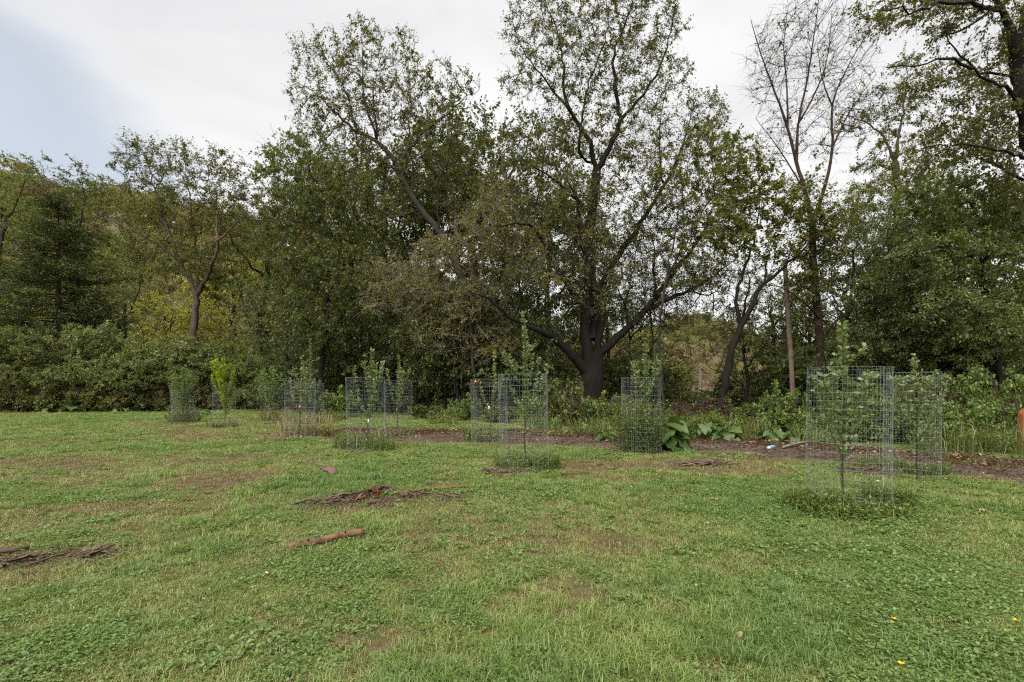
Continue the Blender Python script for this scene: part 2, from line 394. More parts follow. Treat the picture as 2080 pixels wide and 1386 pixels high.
def leaf_quads(base, d, rng, L, W, up=.6, fold=.18, six=False):
    """pointed leaves starting at base along d"""
    n = len(base); d = unit(d)
    nr = rng.normal(size=(n, 3)); nr[:, 2] = np.abs(nr[:, 2]) * 1.0 + up
    s = unit(np.cross(d, nr)); nn = np.cross(s, d)
    L = (L * (.65 + .6 * rng.random(n)))[:, None]; W = (W * (.7 + .5 * rng.random(n)))[:, None]
    if not six:
        m = base + d * L * .45 + nn * L * fold * .5
        V = np.stack([base, m + s * W * .5, base + d * L, m - s * W * .5], 1)
        return V.reshape(-1, 3), np.arange(4 * n).reshape(-1, 4), 1
    m1 = base + d * L * .28 + nn * L * fold * .4; m2 = base + d * L * .68 + nn * L * fold * .3
    tip = base + d * L - nn * L * fold * .6
    V = np.stack([base, m1 + s * W * .46, m2 + s * W * .42, tip, m2 - s * W * .42, m1 - s * W * .46], 1)
    o = (np.arange(n) * 6)[:, None]
    Q = np.stack([o + np.array([[0, 1, 2, 3]]), o + np.array([[0, 3, 4, 5]])], 1)
    return V.reshape(-1, 3), Q.reshape(-1, 4), 2

# ------------------------------------------------------------------ tree growing
def colonise(nodes, par, att, step, di, dk, iters, rng, trop=(0, 0, .08), jit=.25):
    nodes = [np.asarray(p, float) for p in nodes]; par = list(par)
    N = np.array(nodes); att = np.asarray(att, float)
    D = np.full(len(att), 1e9); I = np.zeros(len(att), int)
    def upd(new, off):
        nonlocal D, I
        for s in range(0, len(new), 400):
            c = new[s:s + 400]
            d = np.sqrt(np.maximum(((att ** 2).sum(1)[:, None] + (c ** 2).sum(1)[None] - 2 * att @ c.T), 0))
            k = d.argmin(1); m = d[np.arange(len(att)), k]; b = m < D
            D[b] = m[b]; I[b] = k[b] + off + s
    upd(N, 0); trop = np.asarray(trop)
    dead = None
    for it in range(iters):
        keep = D > dk
        att, D, I = att[keep], D[keep], I[keep]
        if len(att) == 0: break
        act = D < di
        if not act.any():
            act = D <= np.partition(D, min(len(D) - 1, 5))[min(len(D) - 1, 5)]
        idx = I[act]; v = unit(att[act] - N[idx])
        u, inv = np.unique(idx, return_inverse=True)
        S = np.zeros((len(u), 3)); np.add.at(S, inv, v)
        S = unit(unit(S) + trop + rng.normal(size=S.shape) * jit)
        new = N[u] + S * step
        off = len(N); N = np.vstack([N, new]); par += list(u)
        upd(new, off)
        if len(N) > 9000: break
    return N, np.array(par)

def blobs(rng, ells, Y, n, dz=None, shell=0.0):
    """points inside ellipsoids given in photo pixels (cx,cy,rx,ry[,dY,rY]) about depth Y"""
    w = np.array([e[2] * e[3] for e in ells], float); w /= w.sum(); out = []
    for e, k in zip(ells, rng.multinomial(n, w)):
        dY = e[4] if len(e) > 4 else 0.0
        sc = (Y + dY) / F; rY = e[5] if len(e) > 5 else max(e[2], e[3]) * sc * .9
        c = P(e[0], e[1], Y + dY)
        p = unit(rng.normal(size=(k, 3))) * (shell + (1 - shell) * rng.random((k, 1))) ** (1 / 3)
        out.append(c + p * np.array([e[2] * sc, rY, e[3] * sc]))
    return np.vstack(out)

LIMB, TRUNK = .78, .72
def grow_tree(name, label, cat, base, skel, att, seed, leaf='leaf_elm', bark='bark_grey', step=.5, di=3.0, dk=.8, iters=90,
              twigs=6, twig_len=.55, leaves=20000, leaf_L=.11, leaf_W=.06, up=.6, droop=.25, thin=.03, tip=.0075, group=None,
              jit=.25, trop=(0, 0, .08), leaf_clear=None, twig_mat='twig', exp=2.12, leaf_keep=None, extra=None, trunk_n=1, twig_r=.004, wob=1.0, clump=.45):
    """skel: list of (points, r0, r1, parent_index or None). The first trunk_n lines are the trunk."""
    rng = np.random.default_rng(seed); base = np.asarray(base, float)
    root = obj(name, None, label=label, cat=cat, group=group, loc=base)
    nodes, par, pres = [], [], []
    for li, (pts, r0, r1) in enumerate(skel):
        L = smooth_line(pts, step); w = rng.normal(size=L.shape) * step * .10 * wob; w = w + np.cumsum(rng.normal(size=L.shape) * step * .07 * wob, 0) * np.linspace(1, 0, len(L))[:, None]; w[0] = 0; w[-1] = 0; L = L + w
        rr = r0 * LIMB + ((min(r1, .012) if r1 < .15 else r1 * LIMB) - r0 * LIMB) * np.linspace(0, 1, len(L)) ** .8 if li >= trunk_n else np.linspace(r0, r1, len(L)) * TRUNK
        if li < trunk_n and L[0][2] < .5: rr = rr * (1 + .55 * np.exp(-np.linspace(0, 1, len(L)) * 14))
        k = 12 if r0 > .18 else (8 if r0 > .07 else 6)
        V, Q = tube(L - base, rr, k, rng, .22)
        obj('trunk' if li < trunk_n else 'limb', quad_mesh('trunk' if li < trunk_n else 'limb', V, Q, bark, smooth=True), root)
        o = len(nodes)
        if o:
            nn = np.array(nodes); st = int(((nn - L[0]) ** 2).sum(1).argmin())
        else: st = -1
        for i, p in enumerate(L):
            nodes.append(p); par.append(st if i == 0 else o + i - 1); pres.append(rr[i])
    ns = len(nodes)
    N, Pn = colonise(nodes, par, att, step, di, dk, iters, rng, trop, jit)
    n = len(N); acc = np.zeros(n); has = np.zeros(n, bool)
    r = np.zeros(n)
    for i in range(n - 1, -1, -1):
        r[i] = max((acc[i]) ** (1 / exp), tip)
        if i < ns: r[i] = pres[i]
        p = Pn[i]
        if p >= 0: acc[p] += r[i] ** exp; has[p] = True
    idx = np.arange(ns, n)
    A, B = N[Pn[idx]], N[idx]; rb = r[idx]; ra = np.minimum(np.minimum(r[Pn[idx]], rb * 1.35), .12); rb = np.minimum(rb, .12)
    parts = []
    big = rb > thin
    if big.any(): parts.append(frusta(A[big] - base, B[big] - base, ra[big], rb[big], 6))
    if (~big).any(): parts.append(frusta(A[~big] - base, B[~big] - base, ra[~big], rb[~big], 3))
    # twigs
    f = np.flatnonzero(rb < thin * .8)
    if len(f) == 0: f = np.arange(len(rb))
    q = np.repeat(f, twigs); t = rng.random((len(q), 1))
    s0 = A[q] + (B[q] - A[q]) * t; sd = unit(unit(B[q] - A[q]) + rng.normal(size=(len(q), 3)) * .75 + np.array([0, 0, .25]))
    tl = twig_len * (.5 + .9 * rng.random((len(q), 1))); mid = s0 + sd * tl * .5
    sd2 = unit(sd + rng.normal(size=sd.shape) * .25 - np.array([0, 0, droop * .5])); end = mid + sd2 * tl * .5
    m_ = len(q); tr_ = np.full(m_, twig_r)
    parts.append(frusta(s0 - base, mid - base, tr_ * 1.3, tr_, 3)); parts.append(frusta(mid - base, end - base, tr_, tr_ * .5, 3))
    V, Q = join(parts)
    obj('branchwork', quad_mesh('branchwork', V, Q, twig_mat if twig_mat else bark), root, kind='stuff')
    # leaves on the twigs
    if leaves:
        pr = rng.random(m_) ** 2.2 * (.25 + rng.random(len(f)) ** 1.5)[np.repeat(np.arange(len(f)), twigs)]
        if leaf_keep is not None: pr = pr * leaf_keep(end, rng)
        k = rng.choice(m_, leaves, p=pr / pr.sum()); tsz = (.7 + .7 * rng.random(m_))[k]
        t = rng.random((leaves, 1)); c = np.where(t < .5, s0[k] + (mid[k] - s0[k]) * t * 2, mid[k] + (end[k] - mid[k]) * (t * 2 - 1))
        c = c + rng.normal(size=c.shape) * leaf_L * .35
        ld = unit(sd2[k] * .6 + rng.normal(size=c.shape) * .7 - np.array([0, 0, droop]))
        V, Q, m2 = leaf_quads(c - base, ld, rng, leaf_L * tsz, leaf_W * tsz, up)
        tw = rng.random(m_)
        rnd = np.clip(clump * tw[k] + (1 - clump) * rng.random(leaves), 0, 1)
        rnd = np.repeat(np.clip((rnd - .5) * 1.15 + .5, 0, 1), m2)
        cr = obj('crown', quad_mesh('crown', V, Q, leaf, rnd), root, kind='stuff')
    return root

def px_skel(Y, lines):
    """lines: (list of (px,py[,dY]), r0, r1)"""
    out = []
    for pts, r0, r1 in lines:
        out.append((np.array([P(p[0], p[1], Y + (p[2] if len(p) > 2 else 0)) for p in pts]), r0, r1))
    return out
def ground_at(px, Y):
    x = (px - CX) / F * Y / (_cp + 0 * _sp); x = P(px, 850, Y)[0]
    return np.array([x, Y, float(gz(x, Y))])
# ------------------------------------------------------------------ scattering (only for uncountable stuff)
def scatter(name, protos, pts, rot, scl, idx, tint, label, cat):
    me = bpy.data.meshes.new(name); n = len(pts)
    me.vertices.add(n); me.vertices.foreach_set('co', np.ascontiguousarray(pts, np.float32).ravel())
    for nm, ty, arr in (('rot', 'FLOAT_VECTOR', rot), ('scl', 'FLOAT_VECTOR', scl), ('pick', 'INT', idx), ('tint', 'FLOAT', tint)):
        at = me.attributes.new(nm, ty, 'POINT')
        at.data.foreach_set('vector' if 'VEC' in ty else 'value', np.ascontiguousarray(arr, np.int32 if ty == 'INT' else np.float32).ravel())
    col = bpy.data.collections.new(name + '_source')
    for k, pm in enumerate(protos):
        col.objects.link(bpy.data.objects.new('%s_piece_%02d' % (name, k), pm))
    ng = bpy.data.node_groups.new(name + '_scatter', 'GeometryNodeTree')
    ng.interface.new_socket('Geometry', in_out='INPUT', socket_type='NodeSocketGeometry')
    ng.interface.new_socket('Geometry', in_out='OUTPUT', socket_type='NodeSocketGeometry')
    N, L = ng.nodes, ng.links
    gi, go = N.new('NodeGroupInput'), N.new('NodeGroupOutput')
    ci = N.new('GeometryNodeCollectionInfo'); ci.inputs['Collection'].default_value = col
    ci.inputs['Separate Children'].default_value = True; ci.inputs['Reset Children'].default_value = True
    ip = N.new('GeometryNodeInstanceOnPoints'); ip.inputs['Pick Instance'].default_value = True
    def na(nm, ty):
        a = N.new('GeometryNodeInputNamedAttribute'); a.data_type = ty; a.inputs['Name'].default_value = nm
        return a.outputs['Attribute']
    e2r = N.new('FunctionNodeEulerToRotation')
    L.new(na('rot', 'FLOAT_VECTOR'), e2r.inputs[0])
    L.new(gi.outputs[0], ip.inputs['Points']); L.new(ci.outputs[0], ip.inputs['Instance'])
    L.new(na('pick', 'INT'), ip.inputs['Instance Index']); L.new(e2r.outputs[0], ip.inputs['Rotation'])
    L.new(na('scl', 'FLOAT_VECTOR'), ip.inputs['Scale'])
    L.new(ip.outputs[0], go.inputs[0])
    o = obj(name, me, label=label, cat=cat, kind='stuff')
    md = o.modifiers.new('scatter', 'NODES'); md.node_group = ng
    return o

# ------------------------------------------------------------------ ground sheet
def axis(fine0, fine1, step, far):
    a = np.arange(fine0, fine1 + 1e-6, step); s = []; v, d = fine1, step
    while v < far: d *= 1.35; v += d; s.append(v)
    t = []; v, d = fine0, step
    while v > -far: d *= 1.35; v -= d; t.append(v)
    return np.array(t[::-1] + list(a) + s)
gx, gy = axis(-30, 30, .3, 1500), axis(-2, 36, .3, 1500)
X, Yg = np.meshgrid(gx, gy); nx, ny = len(gx), len(gy)
V = np.stack([X, Yg, gz(X, Yg)], -1).reshape(-1, 3)
i, j = np.meshgrid(np.arange(ny - 1), np.arange(nx - 1), indexing='ij')
Q = np.stack([i * nx + j, i * nx + j + 1, (i + 1) * nx + j + 1, (i + 1) * nx + j], -1).reshape(-1, 4)
me = quad_mesh('ground', V, Q, 'lawn', smooth=True)
bv = bare(X.ravel(), Yg.ravel())
wood = np.clip((Yg.ravel() - (27 + 6 * np.clip((-X.ravel() - 6) / 8, 0, 1) - 12 * np.clip((X.ravel() - 4) / 8, 0, 1))) / 2, 0, 1) * np.clip((48 - Yg.ravel()) / 6, .35, 1)  # bare floor under the trees
at = me.attributes.new('bare', 'FLOAT', 'POINT'); at.data.foreach_set('value', np.maximum(bv, wood).astype(np.float32))
obj('ground', me, label='uneven mown grass clearing with worn brown patches', cat='ground', kind='structure')

# dirt track: strip a few millimetres above the lawn with ragged edges and shallow ruts
rng = np.random.default_rng(3)
cl = smooth_line(np.c_[TRK, np.zeros(len(TRK))], .2)[:, :2]
tn = unit(np.gradient(cl, axis=0)); nr = np.stack([-tn[:, 1], tn[:, 0]], 1)
sarr = np.arange(len(cl)) * .2
u = np.linspace(-1, 1, 17)
wL = 1.2 + 1.1 * (fbm(sarr / 1.2, sarr * 0, 4, 4) - .4); wR = 1.2 + 1.2 * (fbm(sarr / 1.1, sarr * 0 + 9, 8, 4) - .4)
fade = np.clip(sarr / 4.0, .05, 1)
W = np.where(u[None] < 0, wL[:, None], wR[:, None]) * np.abs(u)[None] * np.sign(u)[None] * fade[:, None]
V = np.empty((len(cl), 17, 3)); V[..., :2] = cl[:, None] + nr[:, None] * W[..., None]
zz = gz(V[..., 0], V[..., 1])
V[..., 2] = zz + .008 + .018 * (1 - np.abs(u)[None] ** 2) * fbm(V[..., 0] / .3, V[..., 1] / .3, 12, 3)
i, j = np.meshgrid(np.arange(len(cl) - 1), np.arange(16), indexing='ij')
Q = np.stack([i * 17 + j, (i + 1) * 17 + j, (i + 1) * 17 + j + 1, i * 17 + j + 1], -1).reshape(-1, 4)[:, ::-1]
obj('dirt_track', quad_mesh('dirt_track', V, Q, 'track_soil', smooth=True), label='bare pinkish brown dirt track crossing behind the wire cages', cat='track', kind='structure')

# ------------------------------------------------------------------ hills
def ridge(name, label, pts, Y, depth, mat, seed):
    """pts: skyline in photo pixels at distance Y; the slope starts in front of it at z=0"""
    px = np.array([p[0] for p in pts], float); py = np.array([p[1] for p in pts], float)
    xs = np.linspace(px[0], px[-1], 90); top = np.interp(xs, px, py)
    K = 24; V = np.empty((K + 8, 90, 3))
    for k in range(K + 8):
        t = min(k / K, 1.0); yy = Y - depth * (1 - t) + max(0, k - K) * depth * .12
        for q in range(90):
            p = P(xs[q], top[q], Y)
            h = p[2] * (t * t * (3 - 2 * t)) if k <= K else p[2] * (1 - .07 * (k - K))
            V[k, q] = (p[0] * (yy / Y) ** .3, yy, h - .3)
    V[..., 2] += (fbm(V[..., 0] / 14, V[..., 1] / 14, seed, 3) - .5) * 3 * np.clip(V[..., 2] / 10, 0, 1)
    i, j = np.meshgrid(np.arange(K + 7), np.arange(89), indexing='ij')
    Q = np.stack([i * 90 + j, i * 90 + j + 1, (i + 1) * 90 + j + 1, (i + 1) * 90 + j], -1).reshape(-1, 4)
    obj(name, quad_mesh(name, V, Q, mat, smooth=True), label=label, cat='hill', kind='structure')
    return V[:K + 3]
H1 = ridge('wooded_hill', 'wooded hillside rising behind the trees', [(-700, 380), (-200, 385), (0, 400), (180, 440), (330, 455), (560, 500), (760, 560), (950, 640), (1100, 720), (1250, 770)], 130, 70, 'hill_soil', 3)
H2 = ridge('brushy_hill', 'pinkish brown brushy hill far off through the gap', [(1050, 755), (1200, 720), (1330, 680), (1395, 662), (1450, 685), (1520, 720), (1700, 735), (2000, 745), (2500, 760)], 330, 190, 'hill_soil', 9)
# crowns standing on the hills: three leaf masses scattered
def crown_mass(seed, n, L, flat=1.0):
    rng = np.random.default_rng(seed)
    cs = np.c_[rng.normal(size=(9, 2)) * .42, rng.random(9) * 1.0 + .35]; rs = .35 + .25 * rng.random(9)
    k = rng.integers(0, 9, n); d = unit(rng.normal(size=(n, 3))); d[:, 2] = np.where(d[:, 2] < -.4, -d[:, 2], d[:, 2])
    p = cs[k] + d * rs[k][:, None] * (.55 + .45 * rng.random((n, 1)) ** .5) * np.array([1, 1, flat])
    V, Q, m = leaf_quads(p, unit(d + rng.normal(size=d.shape) * .7), rng, L, L * .7, .6)
    rn = np.clip(.5 * rng.random(n) + .5 * rng.random(9)[k], 0, 1)
    return V, Q, rn
m, n, l = new_mat('leaf_wood')
a = n.new('ShaderNodeAttribute'); a.attribute_name = 'rnd'
t = n.new('ShaderNodeAttribute'); t.attribute_name = 'tint'; t.attribute_type = 'INSTANCER'
ad = n.new('ShaderNodeMath'); ad.operation = 'MULTIPLY_ADD'; ad.inputs[1].default_value = .35
r = ramp(n, [(.05, (.060, .085, .030)), (.4, (.120, .145, .042)), (.65, (.19, .19, .055)), (.85, (.22, .18, .07)), (1, (.19, .13, .09))])
d = n.new('ShaderNodeBsdfDiffuse'); tr = n.new('ShaderNodeBsdfTranslucent'); m1 = n.new('ShaderNodeMixShader'); m1.inputs['Fac'].default_value = .25
o = n.new('ShaderNodeOutputMaterial')
l.new(a.outputs['Fac'], ad.inputs[0]); l.new(t.outputs['Fac'], ad.inputs[2]); l.new(ad.outputs[0], r.inputs['Fac'])
l.new(r.outputs['Color'], d.inputs['Color']); l.new(r.outputs['Color'], tr.inputs['Color'])
l.new(d.outputs[0], m1.inputs[1]); l.new(tr.outputs[0], m1.inputs[2]); l.new(m1.outputs[0], o.inputs['Surface'])
masses = []
for s in range(4):
    V, Q, rn = crown_mass(40 + s, 2600, .085); masses.append(quad_mesh('crown_mass', V, Q, 'leaf_wood', rn))
def hill_wood(name, H, n, s0, s1, t0, t1, label, seed):
    rng = np.random.default_rng(seed); fl = H.reshape(-1, 3)
    k0, k1 = H.shape[0], H.shape[1]
    a = rng.random(n) * (k0 - 1.01); b = rng.random(n) * (k1 - 1.01); i, j = a.astype(int), b.astype(int); fa, fb = (a - i)[:, None], (b - j)[:, None]
    p = (H[i, j] * (1 - fa) + H[i + 1, j] * fa) * (1 - fb) + (H[i, j + 1] * (1 - fa) + H[i + 1, j + 1] * fa) * fb
    sc = s0 + (s1 - s0) * rng.random(n)
    p[:, 2] -= .15 * sc
    scatter(name, masses, p, np.c_[np.zeros((n, 2)), rng.random(n) * 6.28], np.c_[sc, sc, sc * (.9 + .5 * rng.random(n))], rng.integers(0, 4, n),
            t0 + (t1 - t0) * np.clip(rng.normal(.5, .28, n), 0, 1), label, 'woodland')
hill_wood('hillside_woodland', H1, 900, 2.6, 5.0, .05, .8, 'olive and yellowing woodland covering the left hillside', 5)
hill_wood('hillside_brush', H2, 1300, 2.5, 5.0, .15, .95, 'russet and olive brush covering the far hill in the gap', 6)

# ------------------------------------------------------------------ large trees
ELM_Y = 38
grow_tree('elm_tree', 'tall dark elm with pinkish trunk forking low, standing behind the left hedge', 'tree', ground_at(393, ELM_Y),
    px_skel(ELM_Y, [([(393, 832), (393, 740), (394, 680), (398, 600)], .40, .32),
        ([(398, 600), (374, 548), (350, 495), (325, 430), (305, 350), (285, 290, 1)], .24, .05),
        ([(398, 600), (404, 540, 1), (398, 470, 1.5), (385, 400, 2), (372, 320, 2)], .22, .05),
        ([(398, 600), (428, 540, -1), (442, 490, -1.5), (478, 452, -2), (505, 420, -2)], .24, .05),
        ([(374, 548), (330, 508, -1), (280, 478, -2), (215, 442, -2)], .13, .04),
        ([(442, 490, -1.5), (440, 420, 0), (430, 350, 0)], .13, .04)]),
    blobs(np.random.default_rng(1), [(290, 335, 52, 55), (265, 300, 18, 40), (370, 360, 70, 75), (445, 365, 62, 60), (450, 310, 16, 22), (300, 410, 62, 45), (480, 425, 55, 40), (225, 430, 40, 25), (400, 440, 70, 40), (340, 320, 40, 40), (320, 480, 70, 50), (460, 490, 50, 50), (430, 550, 50, 40), (300, 530, 50, 40), (380, 520, 50, 50)], ELM_Y, 2200),
    101, 'leaf_elm', 'bark_elm', step=.6, di=4, dk=.65, leaves=26000, leaf_L=.145, leaf_W=.085, tip=.012, twigs=5, twig_len=.8)

T1_Y = 44
grow_tree('thin_tree', 'thin airy tree cut by the left edge above the cedar', 'tree', ground_at(-10, T1_Y),
    px_skel(T1_Y, [([(-15, 825), (-5, 640), (0, 520), (15, 440)], .3, .2), ([(15, 440), (40, 390), (60, 340)], .14, .04), ([(0, 520), (-30, 430), (-60, 350)], .14, .04)]),
    blobs(np.random.default_rng(2), [(50, 350, 45, 42), (10, 345, 35, 35), (-40, 370, 60, 50), (30, 430, 50, 60)], T1_Y, 700),
    102, 'leaf_pale_olive', 'bark_grey', step=.6, di=4, dk=1.0, tip=.011, leaves=5000, leaf_L=.17, leaf_W=.09, twigs=4, twig_len=.8)
T2_Y = 47
grow_tree('ash_tree', 'bushy green ash showing above the cedar on the left', 'tree', ground_at(150, T2_Y),
    px_skel(T2_Y, [([(160, 822), (158, 700), (155, 560), (150, 480)], .3, .22), ([(150, 480), (120, 420), (95, 360), (80, 330)], .14, .04), ([(150, 480), (170, 400), (165, 340)], .14, .04), ([(155, 560), (190, 480), (205, 400)], .14, .04)]),
    blobs(np.random.default_rng(3), [(100, 370, 38, 48), (80, 335, 12, 22), (160, 370, 36, 50), (165, 335, 14, 18), (205, 390, 35, 36), (140, 450, 85, 60), (200, 470, 60, 60), (170, 560, 70, 60)], T2_Y, 1000),
    103, 'leaf_green', 'bark_grey', step=.65, di=4, dk=.9, tip=.011, leaves=11000, leaf_L=.18, leaf_W=.10, twigs=4, twig_len=.8)
T5_Y = 42
grow_tree('slender_ash_tree', 'slender ash with feathery top between the elm and the leaning tree', 'tree', ground_at(590, T5_Y),
    px_skel(T5_Y, [([(585, 828), (588, 700), (590, 560), (600, 450)], .28, .2), ([(600, 450), (580, 380), (570, 320)], .14, .04), ([(600, 450), (630, 380), (625, 310)], .14, .04)]),
    blobs(np.random.default_rng(4), [(600, 330, 50, 45), (610, 290, 26, 18), (545, 370, 40, 40), (650, 360, 50, 60), (600, 420, 80, 60), (540, 460, 50, 60)], T5_Y, 1000),
    104, 'leaf_elm', 'bark_grey', step=.6, di=4, dk=.95, leaves=17000, leaf_L=.16, leaf_W=.08, twigs=5, twig_len=.7)

T6_Y = 28
grow_tree('broadleaf_tree', 'dense dark green broadleaf tree with scattered orange leaves left of centre', 'tree', ground_at(655, T6_Y),
    px_skel(T6_Y, [([(650, 845), (655, 760), (660, 680), (665, 600)], .26, .18), ([(665, 600), (690, 555), (680, 490), (640, 420)], .13, .03), ([(690, 555), (640, 535, -1), (600, 530, -2)], .09, .03),
        ([(660, 680), (720, 620), (750, 560), (760, 470)], .12, .03), ([(660, 680), (610, 640, -1.5), (570, 600, -2)], .11, .03)]),
    blobs(np.random.default_rng(5), [(620, 440, 85, 80), (700, 420, 80, 80), (600, 560, 75, 80), (690, 560, 90, 80, -1), (640, 660, 90, 60, -1), (560, 500, 50, 70), (760, 500, 50, 80), (660, 360, 60, 40)], T6_Y, 2000),
    105, 'leaf_green', 'bark_dark', step=.45, di=3, dk=.6, leaves=42000, leaf_L=.125, leaf_W=.07, twigs=5, twig_len=.6)

T7_Y = 29
grow_tree('leaning_tree', 'tall tree leaning left with a wide fan crown, left of the sky gap', 'tree', ground_at(985, T7_Y),
    px_skel(T7_Y, [([(985, 842), (970, 700), (940, 580), (892, 476), (850, 425), (825, 380), (810, 342)], .34, .22),
        ([(810, 342), (795, 318), (765, 285), (725, 268), (680, 225), (640, 190), (605, 170)], .20, .04),
        ([(810, 342), (830, 300), (862, 265), (905, 235), (950, 195), (975, 180)], .17, .035),
        ([(836, 400), (838, 340, 1), (832, 290, 1.5), (828, 215, 2), (830, 140, 2)], .12, .03),
        ([(892, 476), (886, 400, -1), (894, 350, -1.5), (922, 300, -2), (940, 260, -2)], .13, .03),
        ([(765, 285), (740, 200, -1), (735, 130, -1), (735, 70, -1)], .10, .03), ([(765, 285), (760, 180, 1), (770, 120, 1)], .09, .03),
        ([(725, 268), (690, 160, 1), (650, 100, 1)], .09, .03), ([(840, 430), (800, 440, -2), (760, 440, -3)], .08, .03)]),
    blobs(np.random.default_rng(6), [(740, 90, 50, 50), (680, 110, 45, 40), (620, 110, 35, 40), (600, 170, 25, 25), (820, 100, 32, 42), (790, 150, 40, 40), (880, 160, 45, 45), (940, 180, 40, 30), (700, 190, 75, 55), (800, 220, 70, 60), (900, 250, 50, 50), (640, 240, 50, 50), (740, 310, 70, 60), (840, 330, 50, 50), (690, 380, 50, 50), (780, 400, 60, 50), (640, 310, 50, 40), (880, 330, 50, 60), (940, 300, 50, 50), (930, 380, 50, 50), (730, 250, 80, 40)], T7_Y, 4800),
    106, 'leaf_elm', 'bark_grey', step=.45, di=2.8, dk=.55, leaves=29000, leaf_L=.12, leaf_W=.065, tip=.011, twigs=5, twig_len=.6,
    leaf_keep=lambda e, r: np.where(e[:, 2] > 17.5, 2.2, 1.2))

T8_Y = 27
grow_tree('great_tree', 'huge spreading many limbed tree with thick black trunk at the centre', 'tree', ground_at(1200, T8_Y),
    px_skel(T8_Y, [([(1200, 845), (1200, 790), (1202, 730)], 1.0, .84), ([(1198, 745), (1190, 660), (1197, 560), (1197, 470), (1206, 390), (1212, 345)], .42, .32), ([(1212, 735), (1222, 640, -.5), (1205, 560, -.8), (1180, 470, -1), (1170, 400, -1), (1130, 330, -1)], .30, .05),
        ([(1212, 350), (1196, 285), (1168, 240), (1150, 205), (1146, 130), (1130, 60), (1100, 0)], .20, .05),
        ([(1212, 345), (1240, 295), (1260, 245), (1252, 170), (1250, 100), (1285, 10), (1300, -60)], .22, .05),
        ([(1260, 245), (1300, 200), (1340, 130), (1360, 60), (1380, -20)], .12, .03), ([(1185, 420), (1130, 370, -1), (1080, 340, -1), (1040, 300, -1)], .14, .03), ([(1168, 240), (1110, 170), (1060, 100), (1040, 40)], .11, .03),
        ([(1200, 330), (1175, 300, -1), (1190, 180, -1), (1230, 60, -1), (1225, -50, -1)], .10, .03),
        ([(1195, 760), (1150, 705, -1), (1100, 672, -2), (1050, 655, -3), (1000, 610, -4), (950, 590, -5)], .40, .09),
        ([(1198, 640), (1140, 560, -1), (1090, 470, -2), (1050, 455, -3), (990, 470, -4)], .30, .05), ([(1198, 600), (1180, 500, -2), (1150, 470, -3), (1080, 430, -3)], .16, .04),
        ([(1205, 730), (1260, 685), (1320, 630), (1400, 590), (1455, 558), (1500, 520)], .34, .07), ([(1290, 655), (1330, 600), (1370, 545), (1430, 465), (1450, 380), (1440, 300)], .24, .05),
        ([(1205, 690), (1230, 570, 1), (1290, 470, 1), (1350, 375, 1), (1385, 300, 1), (1410, 200, 1)], .34, .05), ([(1350, 375, 1), (1340, 270, 1), (1350, 200, 1)], .10, .03),
        ([(1330, 600), (1330, 510, -1), (1310, 440, -1)], .10, .03), ([(1400, 590), (1440, 600, -1), (1490, 560, -1)], .07, .03)], ),
    blobs(np.random.default_rng(7), [(1090, 60, 75, 70), (1200, 30, 90, 80), (1310, 40, 75, 80), (1060, 170, 50, 35), (1150, 140, 80, 70), (1260, 140, 90, 70), (1350, 160, 60, 50), (1180, 260, 90, 60), (1310, 270, 70, 60),
        (1110, 400, 90, 60), (1000, 560, 60, 60, -3), (1230, 450, 90, 80), (1320, 420, 80, 80), (1420, 420, 60, 80), (1300, 560, 90, 70), (1410, 560, 70, 60), (1430, 250, 50, 70), (1370, 640, 60, 40), (1200, 540, 60, 110, -1.5), (1170, 420, 60, 80, -1), (1280, 330, 60, 60), (1380, 350, 60, 60), (1460, 500, 45, 60), (1340, 480, 70, 70), (1400, 300, 60, 60), (1450, 400, 50, 60), (1300, 200, 60, 50), (1350, 560, 60, 50), (1420, 620, 60, 35), (1060, 300, 55, 60), (1010, 400, 60, 60), (1100, 330, 60, 60), (1030, 480, 70, 50), (1470, 560, 50, 40), (1490, 440, 40, 60)], T8_Y, 10000),
    107, 'leaf_elm', 'bark_dark', step=.45, di=2.6, dk=.50, leaves=78000, leaf_L=.112, leaf_W=.062, tip=.010, leaf_keep=lambda e, r: np.where(e[:, 2] < 9.5, .55, 1.0), twigs=5, twig_len=.6, trunk_n=1, iters=110)

T9_Y = 21
grow_tree('forked_leaning_tree', 'forked crooked tree leaning right beside the utility pole', 'tree', ground_at(1462, T9_Y),
    px_skel(T9_Y, [([(1460, 862), (1470, 790), (1490, 700), (1505, 660)], .26, .19), ([(1505, 660), (1525, 620), (1555, 575), (1600, 535), (1650, 490), (1690, 460)], .17, .05),
        ([(1505, 660), (1494, 620), (1500, 575), (1520, 530), (1540, 450), (1545, 380)], .13, .04), ([(1555, 575), (1560, 520, 1), (1590, 440, 1)], .07, .03)]),
    blobs(np.random.default_rng(8), [(1540, 400, 60, 70), (1500, 330, 50, 60), (1590, 420, 50, 60), (1660, 450, 50, 40), (1520, 500, 55, 45), (1600, 500, 45, 40), (1460, 450, 35, 60)], T9_Y, 1200),
    108, 'leaf_vine', 'bark_dark', step=.35, di=3, dk=.45, leaves=13000, leaf_L=.11, leaf_W=.08, twigs=5, twig_len=.45, twig_r=.003)

